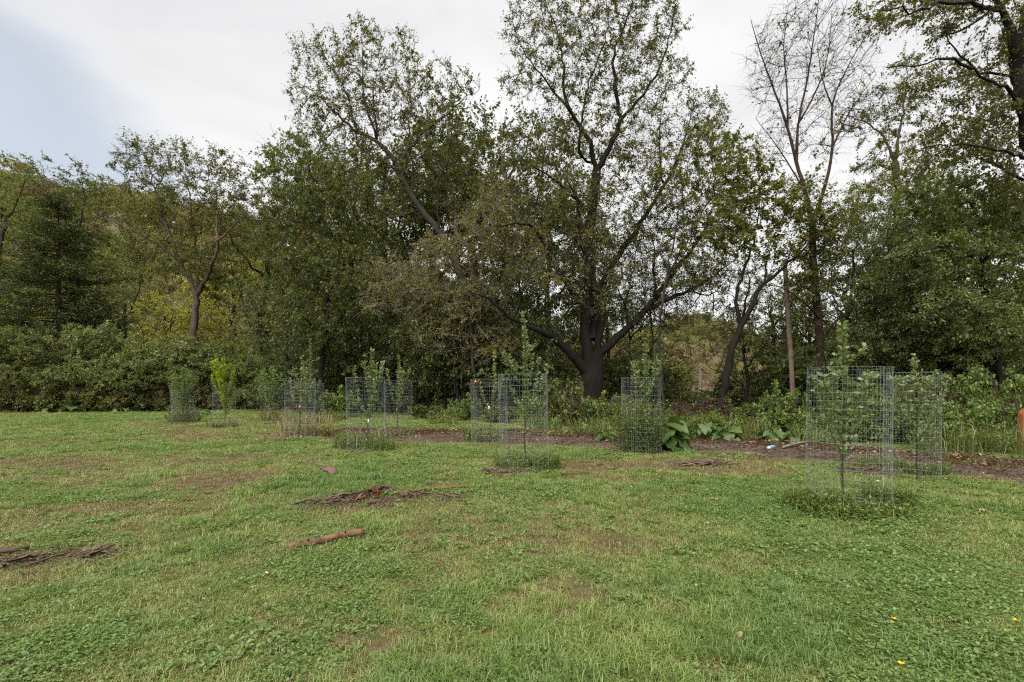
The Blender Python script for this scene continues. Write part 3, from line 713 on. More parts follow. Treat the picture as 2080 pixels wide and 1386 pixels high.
T10_Y = 22
grow_tree('bare_topped_tree', 'bare topped tree with reddish trunk right of the utility pole', 'tree', ground_at(1672, T10_Y),
    px_skel(T10_Y, [([(1675, 860), (1668, 720), (1660, 620), (1652, 520), (1650, 450)], .25, .18),
        ([(1650, 450), (1636, 390), (1618, 330), (1600, 260), (1572, 180), (1545, 110), (1525, 40)], .14, .015),
        ([(1618, 330), (1622, 250), (1640, 160), (1655, 60), (1665, -20)], .09, .012), ([(1600, 260), (1598, 180), (1592, 90), (1602, 10)], .07, .012),
        ([(1622, 250), (1650, 200), (1680, 120), (1690, 20)], .06, .012), ([(1650, 450), (1675, 380), (1690, 300), (1690, 215), (1720, 140), (1760, 70)], .12, .012),
        ([(1690, 215), (1670, 160), (1660, 90)], .05, .01), ([(1690, 300), (1730, 220), (1780, 150)], .06, .01), ([(1636, 390), (1580, 300), (1535, 240)], .06, .01),
        ([(1665, 650), (1640, 620, -1), (1590, 585, -1.5), (1545, 580, -2)], .08, .02), ([(1668, 700), (1700, 650), (1760, 620), (1800, 600)], .08, .02)]),
    blobs(np.random.default_rng(9), [(1560, 130, 35, 90), (1610, 90, 40, 90), (1660, 90, 40, 100), (1720, 110, 50, 80), (1600, 260, 60, 70), (1680, 250, 60, 80), (1740, 230, 60, 60), (1640, 420, 60, 60), (1690, 480, 50, 60), (1640, 560, 40, 60), (1560, 300, 40, 50)], T10_Y, 3000),
    109, 'leaf_vine', 'bark_red', step=.4, di=2.6, dk=.45, leaves=5200, leaf_L=.12, leaf_W=.085, twigs=4, twig_len=.75, twig_r=.0045, trop=(0, 0, .55), jit=.04, wob=.15, tip=.009,
    leaf_keep=lambda e, r: np.where(e[:, 2] > 12.0, .02, np.where(e[:, 2] > 9.5, .4, 1.0)))

T11_Y = 36
grow_tree('grey_trunked_tree', 'pale trunked tree with thin crown behind the bare topped one', 'tree', ground_at(1825, T11_Y),
    px_skel(T11_Y, [([(1830, 832), (1828, 600), (1824, 440), (1818, 330)], .50, .34), ([(1818, 330), (1795, 275), (1750, 245), (1700, 230)], .16, .04), ([(1818, 330), (1830, 250), (1840, 170), (1838, 120)], .16, .04), ([(1822, 400), (1870, 330), (1900, 260)], .12, .04)]),
    blobs(np.random.default_rng(10), [(1840, 160, 45, 50), (1790, 220, 50, 50), (1740, 260, 40, 35), (1860, 250, 60, 60), (1800, 330, 70, 50), (1880, 360, 60, 50), (1760, 400, 60, 50), (1840, 440, 80, 50)], T11_Y, 1100),
    110, 'leaf_elm', 'bark_elm', step=.5, di=3.5, dk=.7, leaves=20000, leaf_L=.15, leaf_W=.08, twigs=5, twig_len=.7)

T12_Y = 15
grow_tree('overhanging_tree', 'large tree at the right edge with limbs reaching over the clearing', 'tree', ground_at(2190, T12_Y),
    px_skel(T12_Y, [([(2190, 905), (2170, 700), (2135, 500), (2104, 350), (2084, 220), (2066, 110)], .34, .26), ([(2068, 110), (2040, 50), (2015, 0), (1985, -60)], .20, .07), ([(2068, 110), (2085, 20), (2100, -80)], .18, .07),
        ([(2082, 215), (2030, 170, -1), (1960, 125, -1.5), (1925, 70, -2), (1920, 55, -2)], .10, .02), ([(1975, 140, -1.5), (1925, 120, -1.8), (1865, 135, -2), (1800, 138, -2)], .06, .012), ([(2078, 170), (2010, 155, 1), (1940, 160, 1), (1880, 190, 1)], .07, .02),
        ([(2030, 20), (1960, 5, -1), (1870, 15, -1.5), (1780, 20, -2)], .09, .02), ([(2098, 330), (2030, 300, -1), (1960, 290, -1), (1880, 300, -1)], .08, .02), ([(2110, 380), (2000, 330, 1), (1900, 260, 1)], .07, .02)]),
    blobs(np.random.default_rng(11), [(1960, 10, 90, 60), (1850, 15, 90, 45), (1770, 25, 55, 30), (1800, 55, 60, 25), (2040, 60, 60, 70), (1990, 200, 80, 60), (1900, 170, 60, 40), (2040, 260, 60, 70), (1950, 290, 90, 50), (2060, 380, 50, 60), (1900, 330, 70, 40), (2000, -60, 120, 50), (2130, 150, 60, 200)], T12_Y, 3200),
    111, 'leaf_elm', 'bark_dark', step=.35, di=2.0, dk=.38, leaves=25000, leaf_L=.095, leaf_W=.05, twigs=5, twig_len=.4, twig_r=.003)
# ------------------------------------------------------------------ cedar
def cedar():
    rng = np.random.default_rng(21); Y = 37; base = ground_at(118, Y); H = P(118, 385, Y)[2] - base[2]
    root = obj('cedar_tree', None, label='dark conical red cedar behind the hedge at far left', cat='tree', loc=base)
    V, Q = tube(np.array([[0, 0, -.2], [.05, 0, H * .5], [0, 0, H]]), [.28, .16, .02], 8, rng, .2)
    obj('trunk', quad_mesh('trunk', V, Q, 'bark_red', smooth=True), root)
    fr, leafV, leafQ, rnd, off = [], [], [], [], 0
    nb = 430; z = H * (.10 + .88 * rng.random(nb) ** .85); az = rng.random(nb) * 6.283
    Rr = 6.3 * (1 - z / H) ** .75 * (.65 + .5 * rng.random(nb)) + .15
    A = np.c_[np.zeros((nb, 2)), z]; out = np.c_[np.cos(az), np.sin(az), np.zeros(nb)]
    M = A + out * (Rr * .55)[:, None] + np.c_[np.zeros((nb, 2)), -.04 * Rr]
    B = A + out * Rr[:, None] + np.c_[np.zeros((nb, 2)), .10 * Rr]
    fr.append(frusta(A, M, .02 + .006 * Rr, .012 + 0 * Rr, 3)); fr.append(frusta(M, B, .012 + 0 * Rr, .004 + 0 * Rr, 3))
    n = 74000; k = rng.choice(nb, n, p=Rr ** 1.3 / (Rr ** 1.3).sum()); t = .12 + .88 * rng.random((n, 1)) ** .7
    c = np.where(t < .55, A[k] + (M[k] - A[k]) * t / .55, M[k] + (B[k] - M[k]) * (t - .55) / .45)
    side = np.c_[-out[k][:, 1], out[k][:, 0], np.zeros(n)]
    w = (1.05 - t[:, 0] * .75) * .62 * (.4 + Rr[k] / 4)
    lat = rng.uniform(-1, 1, n); c = c + side * (lat * w)[:, None] + np.c_[np.zeros((n, 2)), rng.normal(-.05, .09, n)]
    d = out[k] * .8 + side * lat[:, None] * .9 + rng.normal(size=(n, 3)) * .3 - np.array([0, 0, .18])
    V, Q, m = leaf_quads(c, d, rng, .24, .06, 1.0, .1)
    rn = np.clip(.5 * rng.random(n) + .5 * rng.random(nb)[k], 0, 1)
    obj('branchwork', quad_mesh('branchwork', *join(fr), 'bark_red'), root, kind='stuff')
    obj('crown', quad_mesh('crown', V, Q, 'leaf_cedar', rn), root, kind='stuff')
cedar()

# ------------------------------------------------------------------ shrubs and thicket
def shrub(name, label, cat, base, w, h, seed, leaf, leaves, leaf_L, leaf_W, d=None, stems=7, group=None, bark='bark_grey', att_n=700, shell=.45, low=.15, step=.35,
          twigs=4, twig_len=.45, droop=.25, twig_mat='twig', thin=.03, clump=.5, up=.6, flat=1.0):
    """many-stemmed shrub, w wide, d deep, h high, domed with broken outline"""
    rng = np.random.default_rng(seed); base = np.asarray(base, float); d = d or w
    sk = []
    for s in range(stems):
        a = rng.random() * 6.283; rr = .25 + .55 * rng.random()
        e = base + np.array([math.cos(a) * w * .5 * rr, math.sin(a) * d * .5 * rr, h * (.55 + .3 * rng.random())])
        b = base + np.array([math.cos(a) * .15, math.sin(a) * .15, -.05]); m_ = (b + e) / 2 + np.array([-math.cos(a) * w * .06, -math.sin(a) * d * .06, h * .08]) + rng.normal(size=3) * .12
        r0 = .02 + .012 * h * rng.random()
        sk.append((np.array([b, m_, e]), r0, r0 * .35))
    nb = 12; att = []
    for s in range(nb):
        a = rng.random() * 6.283; q = math.sqrt(rng.random()) * .75; hz = h * (low + (1 - low) * (.25 + .5 * rng.random()) * (1 - .35 * q))
        c = base + np.array([math.cos(a) * w * .5 * q, math.sin(a) * d * .5 * q, hz]); r = np.array([w * .2, d * .2, h * .2 * flat]) * (.7 + .6 * rng.random())
        p = unit(rng.normal(size=(att_n // nb, 3))) * (shell + (1 - shell) * rng.random((att_n // nb, 1))) ** (1 / 3); att.append(c + p * r)
    att = np.vstack(att); att = att[att[:, 2] > base[2] + low * h * .6]
    return grow_tree(name, label, cat, base, sk, att, seed, leaf, bark, step=step, di=2.5, dk=step * 1.3, iters=50, twigs=twigs, twig_len=twig_len,
                     leaves=leaves, leaf_L=leaf_L, leaf_W=leaf_W, droop=droop, twig_mat=twig_mat, trunk_n=0, group=group, thin=thin, clump=clump, up=up)

HG = 'shrubs of the left hedge'
hedge_spec = [  # px, Y, width m, height m, label
    (10, 34.0, 6.4, 6.3, 'tall grey green shrub at the left end of the hedge'),
    (120, 33.6, 6.0, 6.0, 'rounded grey green hedge shrub in front of the cedar'),
    (205, 34.2, 5.6, 6.6, 'tallest grey green hedge shrub just right of the cedar'),
    (300, 34.4, 5.8, 6.4, 'grey green hedge shrub left of the elm trunk'),
    (385, 36.0, 5.6, 5.6, 'bluish green hedge shrub hiding the foot of the elm'),
    (455, 36.5, 5.4, 5.0, 'low bluish green hedge shrub right of the elm trunk'),
    (60, 31.8, 4.2, 3.6, 'low dense shrub in front of the hedge at far left'),
    (170, 32.0, 4.6, 3.8, 'low dense shrub in front of the cedar shrub'),
    (265, 32.2, 4.4, 4.2, 'low spreading shrub at the middle of the hedge'),
    (340, 32.8, 3.8, 3.3, 'low spreading shrub behind the leftmost caged sapling'),
    (520, 37.0, 5.0, 4.2, 'shadowed shrub at the right end of the hedge')]
protoA = protoB = None
for k, (px, Y, w, h, lab) in enumerate(hedge_spec):
    b = ground_at(px, Y)
    if k == 0: protoA = shrub('hedge_shrub', lab, 'shrub', b, 6, 6, 301, 'leaf_bush', 28000, .12, .065, stems=9, group=HG, att_n=1300, low=.32, flat=.55, up=1.6, clump=.7)
    elif k == 1: protoB = shrub('hedge_shrub', lab, 'shrub', b, 6, 6, 302, 'leaf_bush_warm', 28000, .12, .065, stems=9, group=HG, att_n=1300, low=.32, flat=.55, up=1.6, clump=.7)
    elif k == 3: protoC = shrub('hedge_shrub', lab, 'shrub', b, 6, 6, 303, 'leaf_pale_olive', 20000, .15, .08, stems=11, group=HG, att_n=1000, low=.25, flat=.7, clump=.6); protoC.scale = (.97, .97, 1.15)
    else: copy_tree((protoB, protoA, protoC)[k % 3] if k > 3 else protoA, lab, b, k * 1.9, (w / 6, w / 6, h * 1.12 / 6), HG)
protoA.scale = (1.07, 1.07, 1.16); protoB.scale = (1.0, 1.0, 1.12)
# brambles along the foot of the hedge
BG = 'brambles at the foot of the hedge'
br = None
bram = [(30, 31.3, 'yellow flecked bramble at the left edge under the hedge'), (85, 31.0, 'second bramble from the left under the hedge'), (140, 31.2, 'yellowing bramble below the cedar shrub'),
        (195, 31.4, 'dark bramble below the tallest hedge shrub'), (250, 31.5, 'reddish bramble at the middle of the hedge foot'), (305, 31.8, 'reddish bramble left of the leftmost cage'), (418, 33.5, 'bramble between the two leftmost cages'), (505, 34.5, 'bramble right of the lime coloured sapling')]
for k, (px, Y, lab) in enumerate(bram):
    b = ground_at(px, Y); s = 1 + .15 * math.sin(k * 2.3)
    if br is None: br = shrub('bramble', lab, 'bramble', b, 2.4, 1.9, 311, 'leaf_bramble', 6000, .11, .075, stems=8, group=BG, att_n=350, low=.0, step=.22, bark='bark_red')
    else: copy_tree(br, lab, b, k * 1.7, (s, s, s), BG)

# woodland trees further back
WG = 'woodland trees behind the clearing'
wood_spec = [(470, 50, 15, 'yellow green tree filling the gap right of the elm'), (250, 52, 14, 'olive tree behind the cedar and the elm'), (540, 43, 17.5, 'olive tree behind the hedge end'),
    (700, 44, 23, 'dark tree behind the broadleaf tree'), (790, 41, 22, 'dark tree behind the leaning trunk'), (880, 37, 21, 'dark green tree behind the leaning tree'), (955, 39, 23, 'upright shooted tree left of the great tree'),
    (1040, 36, 21.5, 'dense green tree just left of the great trunk'), (1110, 41, 18, 'dark tree behind the great trunk'), (1230, 44, 12, 'low dark tree behind the right limbs of the great tree'),
    (1570, 34, 9.5, 'bright green tree behind the forked leaning trunk'), (1640, 33, 9.0, 'bright green tree behind the utility pole'), (1720, 30, 10, 'green tree right of the reddish trunk'),
    (1790, 29, 12, 'dark tree behind the near right cage'), (1900, 27, 13, 'dark tree behind the far right cage'), (2010, 25, 13, 'dark tree before the right edge'), (20, 50, 12, 'pale tree at the left edge behind the cedar'),
    (620, 36, 9, 'shaded tree behind the broadleaf tree foot'), (860, 33, 9, 'shaded tree in the dark of the thicket'), (340, 46, 11, 'yellowish tree between cedar and elm')]
wp = {}
def wood_proto(key, seed, leaf, b, lab, n=17000):
    Y = 40; c = np.array([b[0], b[1], 0.0])
    rg = np.random.default_rng(seed)
    sk = [(np.array([c, c + [.2, 0, 4], c + [0, .2, 8]]), .24, .14)]
    for a in range(5):
        q = a * 1.26 + rg.random(); s = c + np.array([0, .1, 3.0 + a * .9])
        sk.append((np.array([s, s + [math.cos(q) * 1.6, math.sin(q) * 1.6, 1.8], s + [math.cos(q) * 2.6, math.sin(q) * 2.6, 4.0]]), .10, .03))
    att = []
    for a in range(15):
        q = rg.random() * 6.28; rr = 2.6 * math.sqrt(rg.random()); p = unit(rg.normal(size=(110, 3))) * rg.random((110, 1)) ** (1 / 3)
        att.append(c + np.array([math.cos(q) * rr, math.sin(q) * rr, 2.8 + 7.0 * rg.random()]) + p * np.array([1.7, 1.7, 1.5]))
    return grow_tree('woodland_tree', lab, 'tree', b, sk, np.vstack(att), seed, leaf, 'bark_dark', step=.5, di=3, dk=.75, leaves=n, leaf_L=.135, leaf_W=.07, twigs=5, twig_len=.7, group=WG)
kinds = {0: 'y', 1: 'o', 2: 'o', 3: 'd', 4: 'd', 5: 'd', 6: 'g', 7: 'g', 8: 'd', 9: 'd', 10: 'v', 11: 'v', 12: 'v', 13: 'd', 14: 'o2', 15: 'd', 16: 'y', 17: 'd', 18: 'd', 19: 'y'}
KM = {'y': 'leaf_hill', 'o': 'leaf_pale_olive', 'd': 'leaf_deep', 'g': 'leaf_green', 'v': 'leaf_vine', 'o2': 'leaf_pale_olive'}
for k, (px, Y, h, lab) in enumerate(wood_spec):
    b = ground_at(px, Y); kd = kinds[k]; s = h / 10.5
    if KM[kd] not in wp:
        wp[KM[kd]] = wood_proto(kd, 330 + len(wp), KM[kd], b, lab); wp[KM[kd]].scale = (s, s, s)
    else: copy_tree(wp[KM[kd]], lab, b, k * 2.1, (s, s, s), WG)

# thicket in the shade between the trunks
TG = 'shaded thicket shrubs between the trunks'
th_spec = [(575, 33, 4.4, 4.6), (640, 31, 3.6, 3.2), (700, 31, 4.2, 5.0), (760, 32, 4.4, 5.6), (820, 31, 4.0, 5.0), (880, 30, 4.0, 4.4), (935, 29.5, 4.0, 5.2), (1000, 29.5, 4.4, 5.6), (1065, 30, 4.0, 4.6), (1130, 31, 4.2, 5.0), (1260, 31, 4.2, 4.4),
           (1330, 30, 3.6, 3.8), (1385, 33, 3.8, 2.6), (850, 35, 5.5, 8.0), (960, 35, 5.5, 8.5), (720, 36, 5.5, 8.0), (1090, 35, 5.5, 8.0), (610, 38, 5.5, 7.0), (1290, 36, 5.0, 5.4),
           (1570, 27, 4.4, 4.2), (1640, 28, 4.6, 5.0), (1720, 25, 4.4, 5.0), (1800, 24, 4.6, 5.4), (1880, 22, 4.4, 5.2), (1960, 21, 4.4, 5.0), (2040, 20, 4.4, 5.0), (1500, 31, 4.2, 3.4), (1760, 31, 5, 7.5), (1850, 30, 5, 7.5), (1955, 28, 5, 7.5), (2060, 26, 5, 7.5), (1600, 36, 5, 6.0)]
th_lab = ['behind the second willow cage', 'behind the cage with the round red tag', 'left of the paired cages', 'behind the paired cages', 'right of the paired cages', 'left of the hanging vines', 'behind the cage with the orange tag',
          'behind the tallest caged sapling', 'left of the great black trunk', 'against the great black trunk', 'right of the great black trunk', 'behind the weed filled cage', 'at the gap to the far hill',
          'tall, deep in the dark left of centre', 'tall, deep in the dark near centre', 'tall, under the broadleaf tree', 'tall, behind the great trunk', 'tall, at the end of the hedge', 'tall, under the right limbs of the great tree',
          'behind the forked leaning trunk', 'right behind the utility pole', 'beside the reddish trunk', 'behind the nearest right cage', 'behind the two right cages', 'behind the far right cage', 'near the wooden post', 'low, between the gap and the pole',
          'tall, right of the reddish trunk', 'tall, under the pale trunked tree', 'tall, under the drooping tree', 'tall, at the right edge', 'tall, far behind the utility pole']
tp = []
for k, (px, Y, w, h) in enumerate(th_spec):
    b = ground_at(px, Y); lab = 'dark shaded thicket shrub ' + th_lab[k]
    if k < 2: tp.append(shrub('thicket_shrub', lab, 'shrub', b, 4, 5, 350 + k, ('leaf_deep', 'leaf_pale_olive')[k], 16000, .12, .07, stems=9, group=TG, att_n=900, low=.0)); tp[k].scale = (w / 4, w / 4, h / 5)
    else: copy_tree(tp[0 if k % 3 else 1], lab, b, k * 2.4, (w / 4, w / 4, h / 5), TG)

YG = 'slim dark trunks standing in the thicket'
yt = None
young = [(585, 31.5, 8.5, 'slim dark trunk behind the second drooping sapling'), (668, 30.2, 9.5, 'slim dark trunk under the broadleaf tree'), (735, 29.2, 8.0, 'slim dark trunk behind the left cage of the pair'), (790, 29.6, 9.0, 'slim dark trunk behind the right cage of the pair'), (845, 28.2, 9.5, 'slim dark trunk right of the paired cages'), (905, 27.4, 8.0, 'slim dark trunk left of the hanging vines'),
         (1010, 26.8, 8.5, 'slim dark trunk behind the central sapling'), (1062, 27.6, 9.0, 'slim dark trunk left of the great tree'), (1320, 27.5, 8.0, 'slim dark trunk behind the weed filled cage'), (1515, 25.0, 8.5, 'slim dark trunk left of the utility pole'), (1735, 21.0, 9.0, 'slim dark trunk behind the nearest cage'), (1880, 20.0, 9.0, 'slim dark trunk behind the far right cage'), (1990, 19.0, 9.0, 'slim dark trunk towards the right edge')]
for k, (px, Y, h, lab) in enumerate(young):
    b = ground_at(px, Y)
    if yt is None:
        sk = [(np.array([b, b + [.15, .1, 2.2], b + [-.1, .2, 4.6], b + [.2, 0, 7.2]]), .13, .05), (b + np.array([[.0, .1, 2.6], [.9, -.2, 3.8], [1.5, -.4, 5.4]]), .075, .012), (b + np.array([[.05, .1, 3.4], [-.8, -.3, 4.6], [-1.6, -.2, 5.4]]), .07, .012), (b + np.array([[-.05, .2, 1.6], [-.9, -.4, 2.3], [-1.8, -.5, 2.6]]), .05, .012), (b + np.array([[-.1, .2, 4.2], [.5, .6, 5.4], [.8, .7, 6.8]]), .055, .012)]
        rg = np.random.default_rng(88); att = np.vstack([b + np.array([rg.normal() * 1.2, rg.normal() * 1.0, 3 + 5 * rg.random()]) + rg.normal(size=(60, 3)) * .55 for q in range(16)])
        yt = grow_tree('slim_trunk_tree', lab, 'tree', b, sk, att, 381, 'leaf_deep', 'bark_dark', step=.35, di=2.4, dk=.45, leaves=6500, leaf_L=.11, leaf_W=.06, twigs=4, twig_len=.45, tip=.009, group=YG)
    else: copy_tree(yt, lab, b, k * 1.37, (h / 8.5, h / 8.5, h / 8.5), YG)

# twiggy arching shrub in front of the great tree and neighbours
grow_tree('twiggy_tree', 'twiggy brown arching small tree in front of the great trunk on the left', 'tree', ground_at(965, 25.5),
    px_skel(25.5, [([(968, 850), (962, 760), (958, 690), (950, 620)], .15, .10), ([(958, 690), (1000, 600, -.5), (1060, 560, -1), (1100, 560, -1.5)], .07, .02), ([(950, 620), (900, 560), (850, 540), (800, 560)], .07, .02),
        ([(950, 620), (960, 540), (1000, 480), (1050, 450)], .07, .02), ([(950, 620), (920, 530, -1), (880, 490, -1)], .06, .02)]),
    blobs(np.random.default_rng(31), [(900, 520, 70, 45), (980, 480, 70, 65), (1060, 500, 60, 60), (1100, 560, 45, 45), (850, 600, 70, 60), (960, 620, 80, 60), (800, 560, 60, 40), (880, 680, 60, 50), (1000, 700, 60, 40), (760, 620, 40, 30), (1010, 410, 40, 40)], 25.5, 2800),
    361, 'leaf_olive', 'bark_grey', step=.35, di=2.4, dk=.4, leaves=32000, leaf_L=.10, leaf_W=.055, twigs=6, twig_len=.55, twig_mat='twig_pale', twig_r=.0045, droop=.4)
grow_tree('tangled_tree', 'tangled small tree over the right limbs of the great trunk', 'tree', ground_at(1290, 28.8),
    px_skel(28.8, [([(1292, 850), (1288, 760), (1280, 690), (1270, 620)], .12, .08), ([(1280, 690), (1330, 620), (1390, 570), (1430, 560)], .06, .02), ([(1270, 620), (1230, 540), (1190, 500)], .06, .02), ([(1270, 620), (1290, 520), (1310, 440)], .06, .02)]),
    blobs(np.random.default_rng(33), [(1220, 560, 60, 60), (1290, 520, 60, 70), (1360, 560, 60, 50), (1420, 560, 50, 45), (1180, 640, 50, 50), (1270, 640, 70, 40), (1350, 640, 60, 40), (1150, 540, 50, 50), (1400, 470, 40, 50)], 28.8, 2200),
    363, 'leaf_elm', 'bark_dark', step=.35, di=2.4, dk=.42, leaves=20000, leaf_L=.10, leaf_W=.055, twigs=5, twig_len=.5, droop=.4)
grow_tree('shaded_small_tree', 'shaded small tree hiding the foot of the leaning trunk', 'tree', ground_at(925, 26.2),
    px_skel(26.2, [([(925, 848), (928, 770), (922, 700), (930, 640)], .11, .07), ([(922, 700), (880, 640), (850, 600)], .05, .02), ([(930, 640), (970, 600), (1000, 580)], .05, .02)]),
    blobs(np.random.default_rng(34), [(880, 640, 60, 50), (950, 620, 60, 60), (1000, 680, 50, 60), (900, 720, 60, 50), (980, 760, 50, 40), (840, 680, 50, 50), (860, 760, 45, 35)], 26.2, 1800),
    364, 'leaf_green', 'bark_dark', step=.35, di=2.4, dk=.42, leaves=22000, leaf_L=.11, leaf_W=.065, twigs=5, twig_len=.5, droop=.4)
grow_tree('vine_hung_tree', 'thin tree hung with yellow green vine leaves right of the great tree', 'tree', ground_at(1345, 25),
    px_skel(25, [([(1350, 852), (1345, 740), (1343, 660), (1355, 560)], .10, .08), ([(1355, 560), (1400, 470), (1450, 390), (1460, 310)], .07, .02), ([(1355, 560), (1380, 430), (1400, 330), (1425, 270)], .07, .02), ([(1400, 470), (1470, 440), (1500, 380)], .05, .02)]),
    blobs(np.random.default_rng(32), [(1450, 320, 55, 50), (1430, 290, 40, 50), (1490, 380, 50, 60), (1410, 400, 60, 60), (1480, 300, 40, 40), (1390, 500, 50, 50), (1430, 550, 50, 50), (1480, 470, 45, 50), (1350, 360, 40, 60)], 25, 1700),
    362, 'leaf_vine', 'bark_grey', step=.4, di=2.6, dk=.5, leaves=13000, leaf_L=.10, leaf_W=.075, twigs=4, twig_len=.5)
# dense drooping trees on the right
for nm, lab, Y, lines, bl, sd, lf, nl, LL in (
    ('drooping_tree', 'dense olive drooping tree filling the right edge above the weeds', 17, [([(2040, 875), (2030, 760), (2010, 640), (1990, 540)], .20, .13), ([(1990, 540), (1930, 500, -1), (1870, 510, -2)], .08, .02), ([(1990, 540), (2040, 480, -1), (2080, 460, -1)], .08, .02), ([(2010, 640), (1940, 620, -1.5), (1880, 640, -2)], .07, .02)],
        [(1900, 430, 70, 60), (1980, 400, 80, 60), (2060, 430, 60, 70), (1880, 520, 70, 50, -1), (1960, 520, 80, 60, -1), (2050, 560, 70, 60, -1), (1920, 620, 70, 50, -1), (2020, 640, 80, 60, -1.5), (2080, 690, 60, 60), (1960, 700, 60, 50)], 371, 'leaf_pale_olive', 40000, .095),
    ('dark_understorey_tree', 'dark leafy small tree behind the two right cages', 19, [([(1850, 872), (1845, 780), (1835, 700)], .14, .10), ([(1835, 700), (1790, 640), (1750, 600)], .07, .02), ([(1835, 700), (1870, 620), (1890, 560)], .07, .02)],
        [(1780, 600, 60, 50), (1840, 560, 60, 60), (1890, 640, 60, 60), (1820, 670, 70, 50), (1760, 690, 50, 50), (1870, 740, 60, 50), (1940, 740, 60, 60), (1800, 760, 60, 40)], 372, 'leaf_deep', 24000, .11),
    ('leafy_understorey_tree', 'mid green leafy small tree above the far right cage', 18, [([(1965, 880), (1960, 800), (1965, 740)], .12, .09), ([(1965, 740), (2000, 690), (2050, 680)], .06, .02), ([(1965, 740), (1930, 690), (1900, 660)], .06, .02)],
        [(1930, 700, 50, 45), (2000, 720, 60, 50), (2060, 760, 50, 50), (1960, 790, 70, 40), (2040, 820, 60, 35), (1900, 780, 40, 40)], 373, 'leaf_green', 16000, .11)):
    grow_tree(nm, lab, 'tree', ground_at(lines[0][0][0][0], Y), px_skel(Y, lines), blobs(np.random.default_rng(sd), bl, Y, 1500), sd, lf, 'bark_dark', step=.3, di=2.2, dk=.45, leaves=nl, leaf_L=LL, leaf_W=LL * .5, twigs=5, twig_len=.45, droop=.55, twig_r=.003)
# ------------------------------------------------------------------ utility poles and wooden post
def pole(label, px0, py0, px1, py1, Y, r0, r1, mat, z0=True, arm=False):
    b = ground_at(px0, Y); top = P(px1, py1, Y) - b
    root = obj('utility_pole', None, label=label, cat='utility pole', loc=b)
    L = np.array([[0, 0, -.3], top * .33 + [0.02, 0, 0], top * .66, top]); V, Q = tube(smooth_line(L, .5), np.linspace(r0, r1, len(smooth_line(L, .5))), 12, np.random.default_rng(int(px0)), .05, caps=True)
    sh = obj('shaft', quad_mesh('shaft', V, Q, mat, smooth=True), root)
    if arm:
        a = top - np.array([0, 0, .5]); V, Q = tube(np.array([a - [1.1, 0, 0], a + [1.1, 0, 0]]), .06, 4, None, 0, caps=True)
        obj('crossarm', quad_mesh('crossarm', V, Q, mat), sh)
    return root
pole('weathered brown wooden utility pole leaning slightly left in the right woods', 1613, 848, 1594, 528, 23, .12, .095, 'pole_wood')
pole('tallest of three pale distant poles seen through the gap', 1410, 800, 1406, 712, 85, .14, .11, 'twig_pale', arm=True)
pole('middle of three pale distant poles seen through the gap', 1422, 800, 1422, 736, 110, .16, .12, 'twig_pale', arm=True)
pole('shortest of three pale distant poles seen through the gap', 1425, 800, 1425, 752, 150, .18, .12, 'twig_pale', arm=True)
def rounded_post():
    Y = 11.8; b = ground_at(2091, Y); h = 1.08; w = .46; th = .14
    root = obj('wooden_post', None, label='orange brown rounded wooden post cut by the right edge', cat='post', loc=b)
    a = np.linspace(0, math.pi, 13)
    def slab(w_, h_, y0, y1, z0):
        pr = [(-w_ / 2, z0)] + [(-math.cos(t) * w_ / 2, h_ - w_ / 2 * .7 + math.sin(t) * w_ / 2 * .7) for t in a] + [(w_ / 2, z0)]
        pr = np.array(pr); n = len(pr)
        V = np.vstack([np.c_[pr[:, 0], np.full(n, y0), pr[:, 1]], np.c_[pr[:, 0], np.full(n, y1), pr[:, 1]]])
        me = bpy.data.meshes.new('slab'); F_ = [list(range(n)), list(range(2 * n - 1, n - 1, -1))] + [[i, i + n, (i + 1) % n + n, (i + 1) % n] for i in range(n)]
        me.from_pydata(V.tolist(), [], F_); me.update(); return me
    me = slab(w, h, -th / 2, th / 2, -.2); me.materials.append(MATS['post_wood'])
    o = obj('board', me, root); bv = o.modifiers.new('bevel', 'BEVEL'); bv.width = .025; bv.segments = 2
    me = slab(w - .12, h - .1, -th / 2 - .004, -th / 2 + .02, .25); me.materials.append(MATS['grey_face']); obj('face_panel', me, root)
    for z in (.92, .3):
        V, Q = tube(np.array([[-.17, -th / 2 - .012, z], [-.17, -th / 2 + .01, z]]), .012, 6, None, 0, caps=True)
        obj('bolt', quad_mesh('bolt', V, Q, 'galvanised'), o)
rounded_post()

# ------------------------------------------------------------------ wire cages with saplings
CAGES = [  # left, right, Y, height, description, kind, top px y, tilt
    (347, 394, 21.5, 1.80, 'around the leftmost drooping sapling', 'willow', 748), (432, 480, 19.4, 1.80, 'around the lime yellow sapling', 'lime', 727), (529, 575, 23.0, 1.80, 'around the second drooping sapling', 'willow', 744),
    (577, 640, 15.2, 1.83, 'with a round red tag on its sapling', 'fruit', 722), (609, 658, 21.0, 1.80, 'half hidden behind the red tagged one', 'fruit', 690), (705, 784, 12.0, 1.85, 'at left of the close pair, weeds at its foot', 'fruit', 708),
    (781, 837, 16.0, 1.83, 'at right of the close pair, further back', 'fruit', 722), (958, 1032, 13.2, 1.83, 'with an orange tag, behind the central one', 'fruit', 715), (1016, 1115, 9.2, 1.84, 'at the centre around the tallest sapling', 'fruit', 636),
    (1263, 1343, 11.6, 1.83, 'full of weeds with burdock at its foot', 'fruit', 700), (1632, 1808, 6.25, 1.83, 'largest and nearest, right of centre', 'fruit', 655), (1792, 1911, 8.2, 1.83, 'behind the nearest one at right', 'fruit', 722)]
